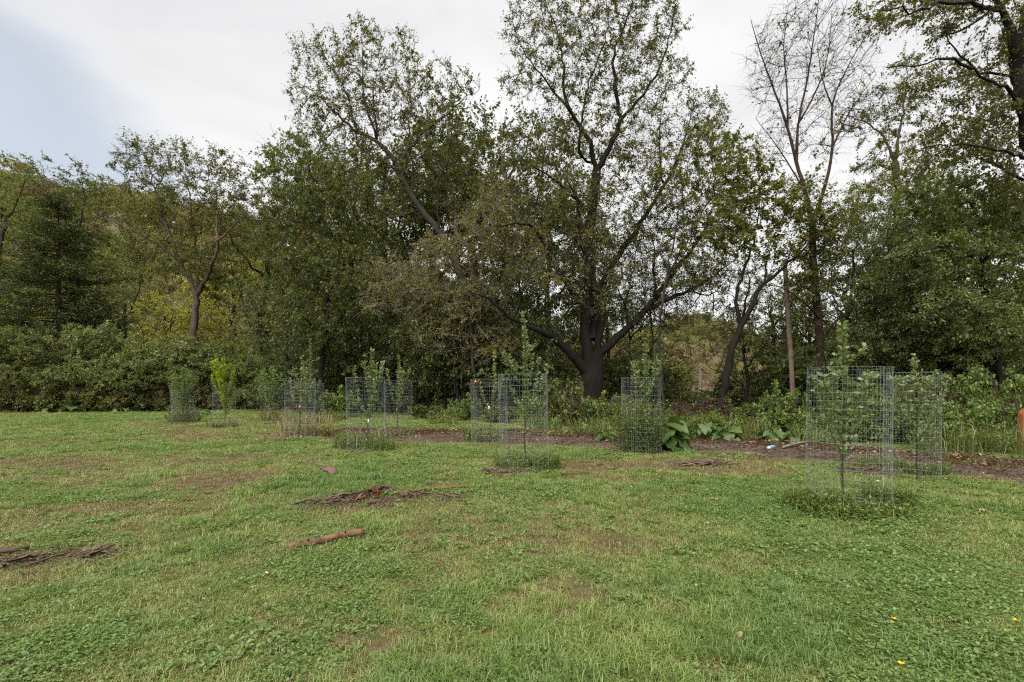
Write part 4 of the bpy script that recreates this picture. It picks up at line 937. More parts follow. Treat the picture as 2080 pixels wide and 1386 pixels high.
SAPL = ['leftmost sapling with long drooping willowy leaves', 'lime yellow sapling standing above its cage', 'second sapling with long drooping willowy leaves', 'thin pale green sapling carrying a round red tag', 'bushy column sapling behind the red tagged cage',
        'sapling with two uneven shoots in the left cage of the pair', 'small leaved sapling in the right cage of the pair', 'slim sapling with yellow tip and orange tag', 'tallest silvery green sapling in the central cage',
        'two shooted sapling rising out of the weed filled cage', 'broad leaved sapling in the nearest right cage', 'sapling in the far right cage']
def hoop_mesh(D, r, k=44):
    a = np.linspace(0, 2 * np.pi, k + 1); pts = np.c_[np.cos(a) * D / 2, np.sin(a) * D / 2, 0 * a]
    A, B = pts[:-1], pts[1:]; V, Q = frusta(A, B, np.full(k, r), np.full(k, r), 4); return quad_mesh('hoop', V, Q, 'galvanised')
cage_roots = []
for ci, (x0, x1, Y, H, desc, kind, ty) in enumerate(CAGES):
    rng = np.random.default_rng(500 + ci); cx = (x0 + x1) / 2; D = (x1 - x0) / F * Y * math.cos(math.atan((cx - CX) / F)); base = ground_at(cx, Y); wr = .0011 if Y < 10 else .0012
    root = obj('wire_cage', None, label='round galvanised wire mesh tree cage ' + desc, cat='wire cage', group='wire cages round the saplings', loc=base - np.array([0, 0, .01]))
    root.rotation_euler = (rng.normal() * .012, rng.normal() * .012, rng.random() * 6.28)
    if ci == 10: root.rotation_euler = (-.006, .018, 0)
    hm = hoop_mesh(D, wr); nh = 18; sq = (1 + rng.normal() * .03)
    for k in range(nh):
        o = obj('hoop', hm, root, loc=(rng.normal() * .002, rng.normal() * .002, .02 + (H - .03) * k / (nh - 1)), rot=(rng.normal() * .004, rng.normal() * .004, rng.random() * .1))
    nv = int(round(math.pi * D / .0508)); a = np.arange(nv) / nv * 2 * np.pi + rng.normal(size=nv) * .004
    a = np.concatenate([a, a[:3] + .014, [a[0] + .03]]); nv = len(a); zs = np.linspace(0, H, 5); parts = []
    for q in range(4):
        def pt(z, t):
            rr = D / 2 + .003 * np.sin(a * 3 + z * 2 + ci); return np.c_[np.cos(a) * rr, np.sin(a) * rr, np.full(nv, z)]
        parts.append(frusta(pt(zs[q], 0), pt(zs[q + 1], 0), np.full(nv, wr * .8), np.full(nv, wr * .8), 3))
    obj('upright_wire', quad_mesh('upright_wire', *join(parts), 'galvanised'), root, kind='stuff')
    cage_roots.append((base, D, H, Y, cx))
    # sapling inside
    h = P(cx, ty, Y)[2] - base[2]
    sb = base + np.array([rng.normal() * .04, rng.normal() * .04, 0])
    sr = obj('sapling', None, label=SAPL[ci], cat='sapling', group='saplings in wire cages', loc=sb)
    lean = np.array([rng.normal() * .05, rng.normal() * .05, 0])
    if ci in (8,): lean = np.array([-.02, .03, 0])
    led = np.array([[0, 0, -.05], [lean[0] * .3, lean[1] * .3, h * .3], [lean[0] + .03, lean[1], h * .65], [lean[0] * 1.4, lean[1] * 1.4, h]])
    led = smooth_line(led, .12); led[1:-1] += rng.normal(size=led[1:-1].shape) * .008
    rr = np.linspace(.017, .004, len(led)); V, Q = tube(led, rr, 7, rng, .15)
    obj('trunk', quad_mesh('trunk', V, Q, 'bark_red' if ci in (8, 10, 3) else 'twig', smooth=True), sr)
    stems = [led[int(len(led) * .25):]]
    ns = {'fruit': 9, 'willow': 13, 'lime': 15}[kind]
    if ci in (7,): ns = 5
    if ci in (10, 11): ns = 14
    low = .16 if kind != 'fruit' else .26
    for s in range(ns):
        t = low + (.52 if kind == 'fruit' else .66) * s / ns + rng.random() * .05; i = min(int(t * len(led)), len(led) - 2); p = led[i]; az = s * 2.4 + rng.random(); out = np.array([math.cos(az), math.sin(az), 0])
        R_ = D * .5 * (.45 + .45 * rng.random()) * (1.0 if kind == 'fruit' else 1.5 if kind == 'willow' else 1.15); L_ = min((h - p[2]) * (.55 + .4 * rng.random()), 1.15)
        if kind == 'fruit': L_ = max(.2, min(L_ * 1.15, (2.2 if ci in (3, 5, 6, 8, 9) else 1.72 if ci in (10, 11) else 1.95) - p[2]))
        if ci == 8 and s in (2, 5): L_ = 1.55 - p[2] * .6; R_ = D * .42
        if ci == 8 and s in (2, 5): out = np.array([1.0 if s == 2 else -1.0, -.2, 0])
        if ci == 9 and s == 3: L_ = h * .9 - p[2]; out = np.array([.9, 0, 0]); R_ = D * .35
        if ci == 5 and s == 4: out = np.array([-.8, -.2, 0]); L_ = h * .95 - p[2]; R_ = D * .15
        st = np.array([p, p + out * R_ * .55 + [0, 0, L_ * .3], p + out * R_ + [0, 0, L_ * .8], p + out * R_ * 1.05 + [0, 0, L_]]); st = smooth_line(st, .1)
        V, Q = tube(st, np.linspace(.007, .0025, len(st)), 5, rng, .1); obj('stem', quad_mesh('stem', V, Q, 'twig', smooth=True), sr); stems.append(st)
    bp, bd = [], []
    gap = {'fruit': .017, 'willow': .015, 'lime': .0065}[kind] * (1.0 if Y < 14 else 1.15); LL, WW = {'fruit': (.072, .040), 'willow': (.15, .024), 'lime': (.085, .05)}[kind]
    if ci == 10: LL, WW, gap = .078, .052, .022
    if ci in (7, 3, 6): gap *= 1.2
    if ci == 4: gap *= .6
    for si, st in enumerate(stems):
        L_ = np.linalg.norm(np.diff(st, axis=0), axis=1).sum(); n = max(3, int(L_ / gap * (1.9 if si == 0 else 1.15))); q = np.sort(rng.random(n) ** .85) * (len(st) - 1.01); i = q.astype(int); f = (q - i)[:, None]
        p = st[i] * (1 - f) + st[i + 1] * f; tg = unit(st[i + 1] - st[i]); az = np.arange(n) * 2.4; side = np.c_[np.cos(az), np.sin(az), np.zeros(n)]
        dr = tg * .55 + side * .8 + rng.normal(size=(n, 3)) * .25 + (np.array([0, 0, -.75]) if kind == 'willow' else np.array([0, 0, .12]))
        bp.append(p + unit(dr) * .012); bd.append(dr)
    bp, bd = np.vstack(bp), np.vstack(bd)
    V, Q, m2 = leaf_quads(bp, bd, rng, LL, WW, .5, .2, six=True); rn = rng.random(len(bp))
    if ci == 7: rn = np.where(bp[:, 2] > h * .93, 1.0, rn)
    obj('foliage', quad_mesh('foliage', V, Q, {'fruit': 'leaf_fruit', 'willow': 'leaf_willow', 'lime': 'leaf_lime'}[kind], np.repeat(rn, m2)), sr, kind='stuff')

# tags tied to the saplings and cages
def tag_obj(label, px, py, Y, w, h, mat, round_=False):
    c = P(px, py, Y); root = obj('plant_tag', None, label=label, cat='tag', loc=c)
    if round_:
        V, Q = tube(np.array([[0, -.012, 0], [0, .012, 0]]), w / 2, 12, None, 0, caps=True)
        obj('disc', quad_mesh('disc', V, Q, mat), root)
        V, Q = tube(np.array([[0, -.016, 0], [0, -.011, 0]]), w / 7, 8, None, 0, caps=True); obj('centre', quad_mesh('centre', V, Q, 'tag_white'), root)
    else:
        V, Q = tube(np.array([[0, 0, -h / 2], [.004, 0, 0], [0, .004, h / 2]]), w / 2, 4, None, 0, caps=True); V[:, 1] *= .12
        obj('strip', quad_mesh('strip', V, Q, mat), root)
    V, Q = tube(np.array([[0, 0, h / 2 - .005], [.01, .01, h / 2 + .02], [.0, .03, h / 2 + .05]]), .0018, 4); obj('tie_wire', quad_mesh('tie_wire', V, Q, 'galvanised'), root)
tag_obj('round red tag with pale centre hung on a sapling', 609, 827, 15.0, .11, .11, 'tag_red', True)
tag_obj('small red tag at the top of the cage behind the central one', 966, 776, 12.75, .09, .09, 'tag_red', True)
tag_obj('white tag hanging on the slim sapling behind the central cage', 993, 829, 13.1, .045, .10, 'tag_white')
tag_obj('white tag low on the two shooted sapling of the pair', 748, 857, 11.9, .035, .12, 'tag_white')

# ------------------------------------------------------------------ weeds
def blades(rng, n, R_, h, w, spread=.6, cent=None):
    """arching grass blades, two quads each"""
    a = rng.random(n) * 6.283; q = R_ * np.sqrt(rng.random(n)); b = np.c_[np.cos(a) * q, np.sin(a) * q, np.zeros(n)]
    if cent is not None: b = cent
    az = rng.random(n) * 6.283; o = np.c_[np.cos(az), np.sin(az), np.zeros(n)]; hh = (h * (.45 + .75 * rng.random(n)))[:, None]; sp = spread * (.3 + rng.random((n, 1)))
    s = np.c_[-o[:, 1], o[:, 0], np.zeros(n)] * w * .5; z = np.array([[0, 0, 1.]])
    m = b + z * hh * .6 + o * hh * sp * .3; t = b + z * hh * (1 - .35 * sp) + o * hh * sp
    V = np.stack([b - s, b + s, m + s * .8, m - s * .8, t + s * .15, t - s * .15], 1); k = (np.arange(n) * 6)[:, None]
    Q = np.stack([k + [[0, 1, 2, 3]], k + [[3, 2, 4, 5]]], 1)
    return V.reshape(-1, 3), Q.reshape(-1, 4)
def weed_clump(label, px, py, w, d, h, seed, nb=160, nl=500, lm='leaf_weed', bm='leaf_weed', leaf_L=.06, name='weed_clump', dry=0, Y=None):
    rng = np.random.default_rng(seed); b = G(px, py) if Y is None else ground_at(px, Y)
    root = obj(name, None, label=label, cat='weeds', group='weeds at the feet of the cages', loc=b)
    if nb:
        a = rng.random(nb) * 6.283; q = np.sqrt(rng.random(nb)); c = np.c_[np.cos(a) * q * w / 2, np.sin(a) * q * d / 2, np.zeros(nb)]
        V, Q = blades(rng, nb, 1, h * 1.15, .008, .6, c); obj('blade_tuft', quad_mesh('blade_tuft', V, Q, bm, np.repeat(rng.random(nb), 2)), root, kind='stuff')
    if dry:
        a = rng.random(dry) * 6.283; q = np.sqrt(rng.random(dry)); c = np.c_[np.cos(a) * q * w / 2, np.sin(a) * q * d / 2, np.zeros(dry)]
        V, Q = blades(rng, dry, 1, h * 1.2, .007, .7, c); obj('dry_tuft', quad_mesh('dry_tuft', V, Q, 'dry_leaf', np.repeat(rng.random(dry), 2)), root, kind='stuff')
    if nl:
        ns = max(6, nl // 22); a = rng.random(ns) * 6.283; q = np.sqrt(rng.random(ns)); A = np.c_[np.cos(a) * q * w / 2, np.sin(a) * q * d / 2, np.zeros(ns)]
        hh = h * (.35 + .65 * rng.random(ns)); B = A + np.c_[rng.normal(size=(ns, 2)) * .25 * h, hh]
        V, Q = frusta(A, B, np.full(ns, .003), np.full(ns, .0015), 3); obj('stalk_tuft', quad_mesh('stalk_tuft', V, Q, 'twig'), root, kind='stuff')
        k = rng.integers(0, ns, nl); t = rng.random((nl, 1)); p = A[k] + (B[k] - A[k]) * t; V, Q, m2 = leaf_quads(p, rng.normal(size=(nl, 3)) * [1, 1, .4], rng, leaf_L, leaf_L * .5, .9)
        obj('foliage', quad_mesh('foliage', V, Q, lm, rng.random(nl)), root, kind='stuff')
    return root
WS = [(372, 858, 1.5, 1.0, .75, 300, 2200, 40, 'grey weeds crowding the foot of the leftmost cage', 'leaf_bush'), (455, 868, 1.4, .8, .32, 260, 700, 60, 'low weeds under the lime yellow sapling', 'leaf_weed'),
      (560, 856, 1.6, 1.0, .7, 250, 700, 120, 'dry brown weeds beside the second drooping sapling', 'leaf_olive'), (640, 862, 2.0, .8, .55, 200, 400, 200, 'brownish weeds behind the red tagged cage', 'leaf_olive'),
      (590, 888, 1.0, .5, .75, 60, 120, 160, 'wispy dry stalks left of the red tagged cage', 'leaf_olive'), (640, 886, 1.1, .5, .42, 220, 600, 110, 'brownish weed tuft right of the red tagged cage', 'leaf_olive'),
      (730, 912, 1.4, .75, .46, 500, 1300, 60, 'grassy weeds at the foot of the left cage of the pair', 'leaf_weed'), (770, 916, .8, .5, .34, 520, 300, 0, 'bright green grass tuft right of the paired cages', 'leaf_weed'), (800, 885, 1.4, .7, .28, 100, 300, 60, 'dark weeds under the right cage of the pair', 'leaf_weed'),
      (985, 896, 1.4, .8, .55, 150, 800, 20, 'leafy weeds behind the central cage', 'leaf_weed'), (1065, 952, 1.2, .9, .34, 480, 2200, 20, 'weeds inside the foot of the central cage', 'leaf_weed'), (1108, 956, .6, .5, .38, 300, 700, 20, 'weed tuft right of the central cage', 'leaf_weed'),
      (1300, 919, 1.0, .8, 1.3, 260, 6500, 40, 'tall leafy weeds filling the cage beside the burdock', 'leaf_weed'), (1660, 1038, .85, .55, .28, 600, 2000, 12, 'grassy weeds at the left foot of the nearest cage', 'leaf_weed'), (1740, 1050, 1.3, .6, .19, 300, 4200, 12, 'low leafy weeds in front of the nearest cage', 'leaf_weed'),
      (1800, 1035, .6, .5, .34, 420, 1700, 24, 'taller weed tuft at the right foot of the nearest cage', 'leaf_weed'), (1790, 955, .9, .6, .28, 200, 1300, 20, 'dark weeds at the left foot of the far right cage', 'leaf_weed'), (1885, 968, .7, .5, .24, 200, 1200, 10, 'weed patch at the right foot of the far right cage', 'leaf_weed')]
for k, (px, py, w, d, h, nb, nl, dry, lab, lm) in enumerate(WS):
    weed_clump(lab, px, py, w, d, h, 600 + k, nb, nl, lm, lm, .075 if py < 925 else .05, dry=dry)

# ------------------------------------------------------------------ burdock: large leaves, each its own part
def burdock_leaf(seed):
    rng = np.random.default_rng(seed); nu, nv = 9, 7; V = np.empty((nu, nv, 3))
    for i in range(nu):
        t = i / (nu - 1); wd = .5 * math.sin(math.pi * min(1, .12 + .88 * t) ** .75) ** .8 * (1 - .25 * t) + .02
        for j in range(nv):
            s = (j - (nv - 1) / 2) / ((nv - 1) / 2); y = t - .22 * abs(s) * (1 - t) ** 2
            V[i, j] = (s * wd * (1 + .1 * rng.normal() * abs(s)), y, .10 * abs(s) ** 1.3 - .32 * t * t + .05 * math.sin(i * 2.1 + s * 5) * abs(s) + .02 * rng.normal() * abs(s))
    i, j = np.meshgrid(np.arange(nu - 1), np.arange(nv - 1), indexing='ij')
    Q = np.stack([i * nv + j, i * nv + j + 1, (i + 1) * nv + j + 1, (i + 1) * nv + j], -1).reshape(-1, 4)
    return quad_mesh('leaf', V.reshape(-1, 3), Q, 'leaf_burdock', np.full(len(Q), rng.random()), smooth=True)
BL = [burdock_leaf(s) for s in range(4)]
def burdock(label, b, n, size, hmax, seed, rad=.35):
    rng = np.random.default_rng(seed); root = obj('burdock_plant', None, label=label, cat='burdock', group='burdock plants along the track', loc=b)
    for k in range(n):
        az = k * 2.4 + rng.random() * .8; t = k / n; out = np.array([math.cos(az), math.sin(az), 0]); z = hmax * (1 - t) * (.75 + .3 * rng.random()) + .07; r_ = rad * (.25 + .75 * t) * (.7 + .5 * rng.random())
        p = out * r_ + np.array([0, 0, z]); st = smooth_line(np.array([out * .03, out * r_ * .35 + [0, 0, z * .65], p]), .08)
        V, Q = tube(st, np.linspace(.009, .005, len(st)), 5); pt = obj('leaf_stalk', quad_mesh('leaf_stalk', V, Q, 'leaf_weed', np.full(len(Q), .8), smooth=True), root)
        s = size * (.6 + .55 * rng.random()); lf = obj('leaf', BL[k % 4], pt, loc=p, scale=(s * .95, s, s))
        lf.rotation_euler = (-.15 - .75 * t + rng.normal() * .2, rng.normal() * .25, az - math.pi / 2)
burdock('large leaved burdock in front of the weed filled cage', G(1350, 915), 30, .58, .74, 701, .50)
burdock('burdock beside the track right of the weed filled cage', ground_at(1432, 14.6), 20, .33, .60, 702, .55)
burdock('burdock with broad drooping leaves at the track edge', ground_at(1478, 14.2), 16, .34, .42, 703, .5)
burdock('small burdock left of the weed filled cage', ground_at(1238, 14.2), 12, .30, .30, 704, .35)
burdock('burdock at the track edge before the green bushes', ground_at(1570, 13.6), 14, .28, .35, 705, .42)
burdock('burdock plant left of the nearest cage by the branches', ground_at(1612, 13.3), 12, .27, .30, 706, .4)
burdock('low burdock on the hedge foot at far left', ground_at(105, 30.6), 10, .55, .35, 707, .5)
burdock('low burdock on the hedge foot below the cedar', ground_at(145, 30.6), 12, .60, .5, 708, .6)
burdock('low burdock on the hedge foot near the leftmost cage', ground_at(255, 30.8), 10, .55, .3, 709, .6)
burdock('burdock between the two leftmost cages', ground_at(408, 27), 8, .5, .35, 710, .5)
burdock('low burdock under the great tree by the track', ground_at(1175, 17), 12, .34, .25, 711, .45)

# ------------------------------------------------------------------ green bank beyond the track
KG = 'leafy bushes on the bank beyond the track'
bank = [(1425, 16.4, 1.7, .95, 'low green bush at the left of the bank behind the burdock'), (1490, 16.6, 2.0, 1.25, 'rounded bright green bush left of the pole'), (1545, 16.2, 1.9, 1.3, 'bright green bush under the utility pole'), (1600, 15.4, 1.9, 1.35, 'bright green bush just left of the nearest cage'),
        (1655, 14.8, 1.9, 1.3, 'leafy bush seen through the left of the nearest cage'), (1720, 14.4, 2.0, 1.4, 'leafy bush seen through the nearest cage'), (1790, 13.8, 2.0, 1.4, 'leafy bush seen between the two right cages'), (1860, 13.2, 2.0, 1.4, 'leafy bush seen through the far right cage'),
        (1930, 12.9, 1.9, 1.15, 'olive green bush right of the far right cage'), (1995, 12.5, 1.9, 1.15, 'olive green bush halfway to the wooden post'), (2055, 12.6, 1.8, 1.1, 'bush behind the wooden post'), (1390, 18.5, 1.8, 1.2, 'weedy bush at the foot of the gap'),
        (1150, 19.5, 2.2, 1.7, 'yellowish bush left of the great trunk foot'), (1215, 19.2, 2.2, 1.6, 'green bush at the foot of the great trunk'), (1270, 17.8, 1.9, 1.4, 'bush behind the weed filled cage'), (1100, 21, 2.0, 1.2, 'bush behind the central cage'),
        (1020, 22, 2.0, 1.0, 'low bush left of the central cage'), (940, 23, 2.0, 1.0, 'low bush by the hanging vines'), (870, 24, 2.2, 1.1, 'low bush right of the paired cages'), (680, 25.5, 2.4, 1.3, 'low bush behind the pair of cages at left'), (1750, 17, 2.2, 2.0, 'taller green bush behind the nearest cage'), (1900, 15.5, 2.2, 2.0, 'taller dull bush behind the far right cage'), (2020, 14.8, 2.2, 2.1, 'taller dull bush near the wooden post')]
kp = []
for k, (px, Y, w, h, lab) in enumerate(bank):
    b = ground_at(px, Y)
    if k < 3: kp.append(shrub('bank_bush', lab, 'bush', b, 1.9, 1.3, 720 + k, ('leaf_weed', 'leaf_weed', 'leaf_bramble')[k], 6500, .075, .045, stems=10, group=KG, att_n=420, low=.0, step=.16, twigs=3, twig_len=.22, thin=.012)); kp[k].scale = (w / 1.9, w / 1.9, h / 1.3)
    else: copy_tree(kp[2 if k in (12, 14, 18, 16, 21) else k % 2], lab, b, k * 2.2, (w / 1.9, w / 1.9, h * (1.15 + .32 * math.sin(k * 2.7)) / 1.3), KG)
DG = 'russet seeded dock stands'
dp = None
for k, (px, Y, w, h, lab) in enumerate([(1412, 17.4, 1.3, 1.5, 'russet dock stalks left of the forked leaning trunk'), (1445, 17.0, 1.3, 1.6, 'russet dock stalks against the forked leaning trunk'), (1380, 19.0, 1.3, 1.3, 'russet dock stalks below the gap'), (1905, 13.8, 1.2, 1.9, 'dull russet stalks right of the far right cage'), (2040, 13.6, 1.2, 1.7, 'russet and yellow stalks behind the wooden post')]):
    b = ground_at(px, Y)
    if dp is None: dp = shrub('dock_stand', lab, 'dock', b, 1.3, 1.5, 741, 'leaf_russet', 4200, .055, .03, stems=22, group=DG, att_n=260, low=.1, step=.15, twigs=3, twig_len=.2, thin=.012, bark='bark_red', twig_mat='bark_red')
    else: copy_tree(dp, lab, b, k * 1.3, (w / 1.3, w / 1.3, h / 1.5), DG)

for k, (px, Y, h, lab) in enumerate([(1105, 17.5, .6, 'tall grass by the track right of the central cage'), (1195, 16.4, .6, 'tall grass by the track before the great trunk'), (1255, 15.2, .65, 'tall grass left of the burdock by the track'), (1405, 14.9, .8, 'tall grass between the two burdock clumps'), (1520, 14.2, .75, 'tall grass on the bank beside the bottle'), (1660, 13.0, .6, 'tall grass on the bank seen through the nearest cage'),
        (1925, 11.6, .7, 'tall grass on the bank right of the far right cage'), (1985, 11.5, .65, 'tall grass on the bank halfway to the post'), (2040, 11.4, .75, 'tall grass at the foot of the wooden post'), (900, 20.5, .55, 'tall grass by the track right of the paired cages'), (680, 23.5, .5, 'tall grass behind the red tagged cage')]):
    weed_clump(lab, px, 0, 1.5, .8, h, 680 + k, 260, 700, 'leaf_weed', 'leaf_weed', .07, name='tall_grass_clump', dry=40, Y=Y)['group'] = 'tall grass along the bank'

# vines hanging in the shade
for k, (px, y0, y1, Y, lab) in enumerate([(945, 640, 830, 24.5, 'bare vine looping down left of the orange tagged cage'), (928, 660, 800, 24.6, 'thin bare vine hanging beside the looping one'), (1345, 640, 800, 22, 'dark vine hanging straight right of the weed filled cage'), (1395, 620, 760, 20, 'thin vine hanging in the gap'), (1525, 640, 790, 19.6, 'dark vine hanging from the forked leaning tree'), (1438, 600, 730, 20, 'thin vine hanging before the far hill')]):
    rng = np.random.default_rng(760 + k); n = 9; ys = np.linspace(y0, y1, n); xs = px + np.cumsum(rng.normal(size=n) * 4)
    L = smooth_line(np.array([P(x, y, Y + .2 * rng.normal()) for x, y in zip(xs, ys)]), .2); b = L[-1].copy()
    V, Q = tube(L - b, .022 if k in (2, 4) else .012, 6, rng, .2)
    obj('hanging_vine', quad_mesh('hanging_vine', V, Q, 'bark_dark' if k in (2, 4) else 'twig', smooth=True), label=lab, cat='vine', group='hanging vines', loc=b)
# ------------------------------------------------------------------ logs, bark piles, litter
def log(name, label, pts, r0, r1, mat, seed, cat='log', lump=.28):
    rng = np.random.default_rng(seed); L = smooth_line(np.array(pts), .06); b = L[0].copy(); b[2] = gz(b[0], b[1])
    L = L - b; L[1:-1] += rng.normal(size=L[1:-1].shape) * .004
    V, Q = tube(L, np.linspace(r0, r1, len(L)), 10, rng, lump, caps=True)
    root = obj(name, None, label=label, cat=cat, loc=b)
    st = obj('stem', quad_mesh('stem', V, Q, mat, smooth=False), root)
    return st, L
def gp(px, py, dz=0): p = G(px, py).copy(); p[2] += dz + .022; return p
r_, L_ = log('fallen_log', 'straight weathered log lying alone on the grass', [gp(584, 1120, .02), gp(640, 1110, .035), gp(690, 1100, .04), gp(738, 1092, .04)], .028, .036, 'wood_log', 801)
for q, k in enumerate((3, len(L_) - 4)):
    V, Q = tube(np.array([L_[k], L_[k] + [.01, -.03, .05], L_[k] + [.03, -.04, .07]]), [.012, .009, .006], 6, None, 0, caps=True); obj('knot', quad_mesh('knot', V, Q, 'wood_log'), r_)
log('fallen_stick', 'long pale stick lying at the right end of the bark pile', [gp(800, 1010, .02), gp(870, 1004, .035), gp(952, 998, .03)], .022, .016, 'wood_log', 802, 'stick')
log('fallen_stick', 'short dark stick right of the central cage', [gp(1140, 969, .015), gp(1170, 968, .02), gp(1196, 967, .015)], .018, .012, 'wood_debris', 803, 'stick')
log('fallen_stick', 'dark thick stick cut by the left edge', [gp(-40, 1134, .02), gp(20, 1128, .03), gp(60, 1120, .02)], .028, .016, 'wood_debris', 804, 'stick')
log('fallen_stick', 'short pale stick right of the left edge bark pile', [gp(236, 1139, .015), gp(256, 1135, .015)], .009, .007, 'wood_log', 805, 'stick')
log('fallen_branch', 'dead branch lying on the bank left of the nearest cage', [gp(1590, 915, .04), gp(1640, 908, .10), gp(1700, 906, .09), (gp(1750, 909, .04))], .035, .02, 'twig_pale', 806, 'branch')
log('fallen_branch', 'crooked thin branch tangled behind the nearest cage', [gp(1640, 918, .03), gp(1690, 912, .10), gp(1740, 917, .12), gp(1790, 910, .06)], .018, .01, 'wood_debris', 807, 'branch')
log('bark_chunk', 'dark chunk of rotten bark alone on the grass above the long pile', [gp(655, 963, .05), gp(668, 967, .06), gp(681, 970, .02)], .038, .060, 'wood_debris', 808, 'bark', 1.1)

def strip_mesh(seed, mat):
    rng = np.random.default_rng(seed); n = 6; x = np.linspace(-.5, .5, n); y = rng.normal(size=n) * .03; z = rng.normal(size=n) * .03 + .06 * np.sin(x * 3 + seed)
    w = .075 * (.55 + .6 * rng.random(n)); w[0] *= .45; w[-1] *= .4; th = .03
    V = np.stack([np.c_[x, y - w, z], np.c_[x, y + w, z + rng.normal(size=n) * .015], np.c_[x, y + w * .8, z + th], np.c_[x, y - w * .8, z + th]], 1)
    i, j = np.meshgrid(np.arange(n - 1), np.arange(4), indexing='ij'); j2 = (j + 1) % 4
    Q = np.stack([i * 4 + j, i * 4 + j2, (i + 1) * 4 + j2, (i + 1) * 4 + j], -1).reshape(-1, 4)
    Q = np.vstack([Q, [[0, 3, 2, 1]], [[(n - 1) * 4 + k for k in range(4)]]])
    return quad_mesh('bark_strip', V.reshape(-1, 3), Q, mat)
bark_mat('wood_debris_pale', (.045, .030, .022), (.17, .12, .09), scale=6, zs=1, bump=.4)
STR = [strip_mesh(s, m_) for s, m_ in enumerate(['wood_debris', 'wood_debris', 'wood_debris_pale', 'wood_debris_pale', 'wood_debris', 'wood_debris'])]
ROT = [strip_mesh(20 + s, 'wood_rot') for s in range(2)]
def bark_pile(label, segs, seed, n, ln=.26, th=.9, rot=None, ang=0.1):
    """segs: photo pixel polyline; strips are laid along it"""
    rng = np.random.default_rng(seed); pl = np.array([G(*s) for s in segs]); b = pl[0].copy()
    root = obj('bark_pile', None, label=label, cat='bark pile', group='piles of shredded bark', loc=b)
    d = np.concatenate([[0], np.cumsum(np.linalg.norm(np.diff(pl, axis=0), axis=1))]); tot = d[-1]
    for k in range(n):
        t = rng.random() * tot; i = min(np.searchsorted(d, t, 'right') - 1, len(pl) - 2); f = (t - d[i]) / (d[i + 1] - d[i]); p = pl[i] * (1 - f) + pl[i + 1] * f; dr = pl[i + 1] - pl[i]; az = math.atan2(dr[1], dr[0])
        lay = rng.random() ** 1.6; e = rng.normal(size=2) * .10 * (1.2 - lay); p = p + [e[0], e[1], 0]
        red = rot is not None and abs(t / tot - rot[0]) < rot[1] and rng.random() < .8
        s = ln * (.45 + .9 * rng.random())
        o = obj('bark_strip', (ROT if red else STR)[rng.integers(0, 2 if red else 6)], root, loc=p - b + [0, 0, .032 + .075 * lay * th], scale=(s, s * (.35 + .8 * rng.random()), s * .9))
        o.rotation_euler = (rng.normal() * .9, rng.normal() * .22, az + rng.normal() * .45 + ang)
    # crumbs under the strips
    m = n * 16; t = rng.random(m) * tot; x = np.stack([np.interp(t, d, pl[:, q]) for q in range(3)], 1) + np.c_[rng.normal(size=(m, 2)) * .16, np.zeros(m)] - b; x[:, 2] = gz(x[:, 0] + b[0], x[:, 1] + b[1]) - b[2] + .02 + .02 * rng.random(m)
    V, Q, _ = leaf_quads(x, rng.normal(size=(m, 3)) * [1, .7, .2], rng, .05, .014, 1.2, .1); obj('bark_crumb', quad_mesh('bark_crumb', V, Q, 'wood_debris'), root, kind='stuff')
bark_pile('long pile of shredded bark with a rusty red rotten patch on the lawn', [(625, 1032), (680, 1025), (740, 1016), (790, 1003)], 811, 90, .25, 1.0, rot=(.62, .14), ang=.25)
bark_pile('thin scatter of bark just right of the rusty red pile', [(828, 1018), (860, 1013)], 812, 26, .22, .5)
bark_pile('small twiggy bark scatter at the far right of the long pile', [(895, 1014), (930, 1018)], 813, 14, .2, .4)
bark_pile('bark crumbs in front of the long pile', [(745, 1030), (790, 1027)], 817, 18, .18, .3)
bark_pile('bark pile cut by the left edge of the lawn', [(-20, 1150), (50, 1144), (95, 1138)], 814, 26, .22, .5, rot=(.42, .05))
bark_pile('small bark remains right of the left edge pile', [(160, 1140), (195, 1133)], 818, 12, .2, .4)
bark_pile('bark pile at the left foot of the central cage', [(996, 966), (1030, 970), (1068, 966)], 815, 46, .30, 1.0)
bark_pile('bark pile at the foot of the weed filled cage', [(1236, 917), (1280, 920), (1330, 921)], 816, 40, .34, .7)
bark_pile('bark and long splinters lying between the cages right of centre', [(1382, 948), (1420, 948), (1470, 945)], 819, 38, .36, .6)
bark_pile('bark pile at the left foot of the far right cage', [(1715, 962), (1755, 964), (1795, 962)], 820, 44, .30, .9)
bark_pile('dark bark remains under the left cage of the pair', [(695, 912), (720, 918), (750, 918)], 821, 18, .28, .6)
bark_pile('low strip of bark left of the red tagged cage', [(512, 897), (560, 897), (600, 895)], 822, 22, .34, .4)

# bottle thrown on the bank
def bottle():
    b = G(1566, 914); root = obj('plastic_bottle', None, label='crushed clear plastic bottle lying on the bank beside the track', cat='bottle', loc=b + np.array([0, 0, .05])); root.rotation_euler = (0, -.15, .55); root.scale = (1.1, 1.1, 1.1)
    x = np.array([-.13, -.128, -.11, -.03, .0, .05, .085, .10, .118]); r = np.array([.012, .034, .037, .034, .036, .034, .018, .013, .013])
    V, Q = tube(np.c_[x, 0 * x, 0 * x], r, 12, np.random.default_rng(3), .12, caps=True); bd = obj('body', quad_mesh('body', V, Q, 'bottle', smooth=True), root)
    V, Q = tube(np.array([[-.06, 0, 0], [.02, 0, 0]]), .0385, 12); obj('paper_band', quad_mesh('paper_band', V, Q, 'label_blue', smooth=True), bd)
    V, Q = tube(np.array([[.112, 0, 0], [.132, 0, 0]]), .016, 10, None, 0, caps=True); obj('cap', quad_mesh('cap', V, Q, 'tag_white'), bd)
bottle()
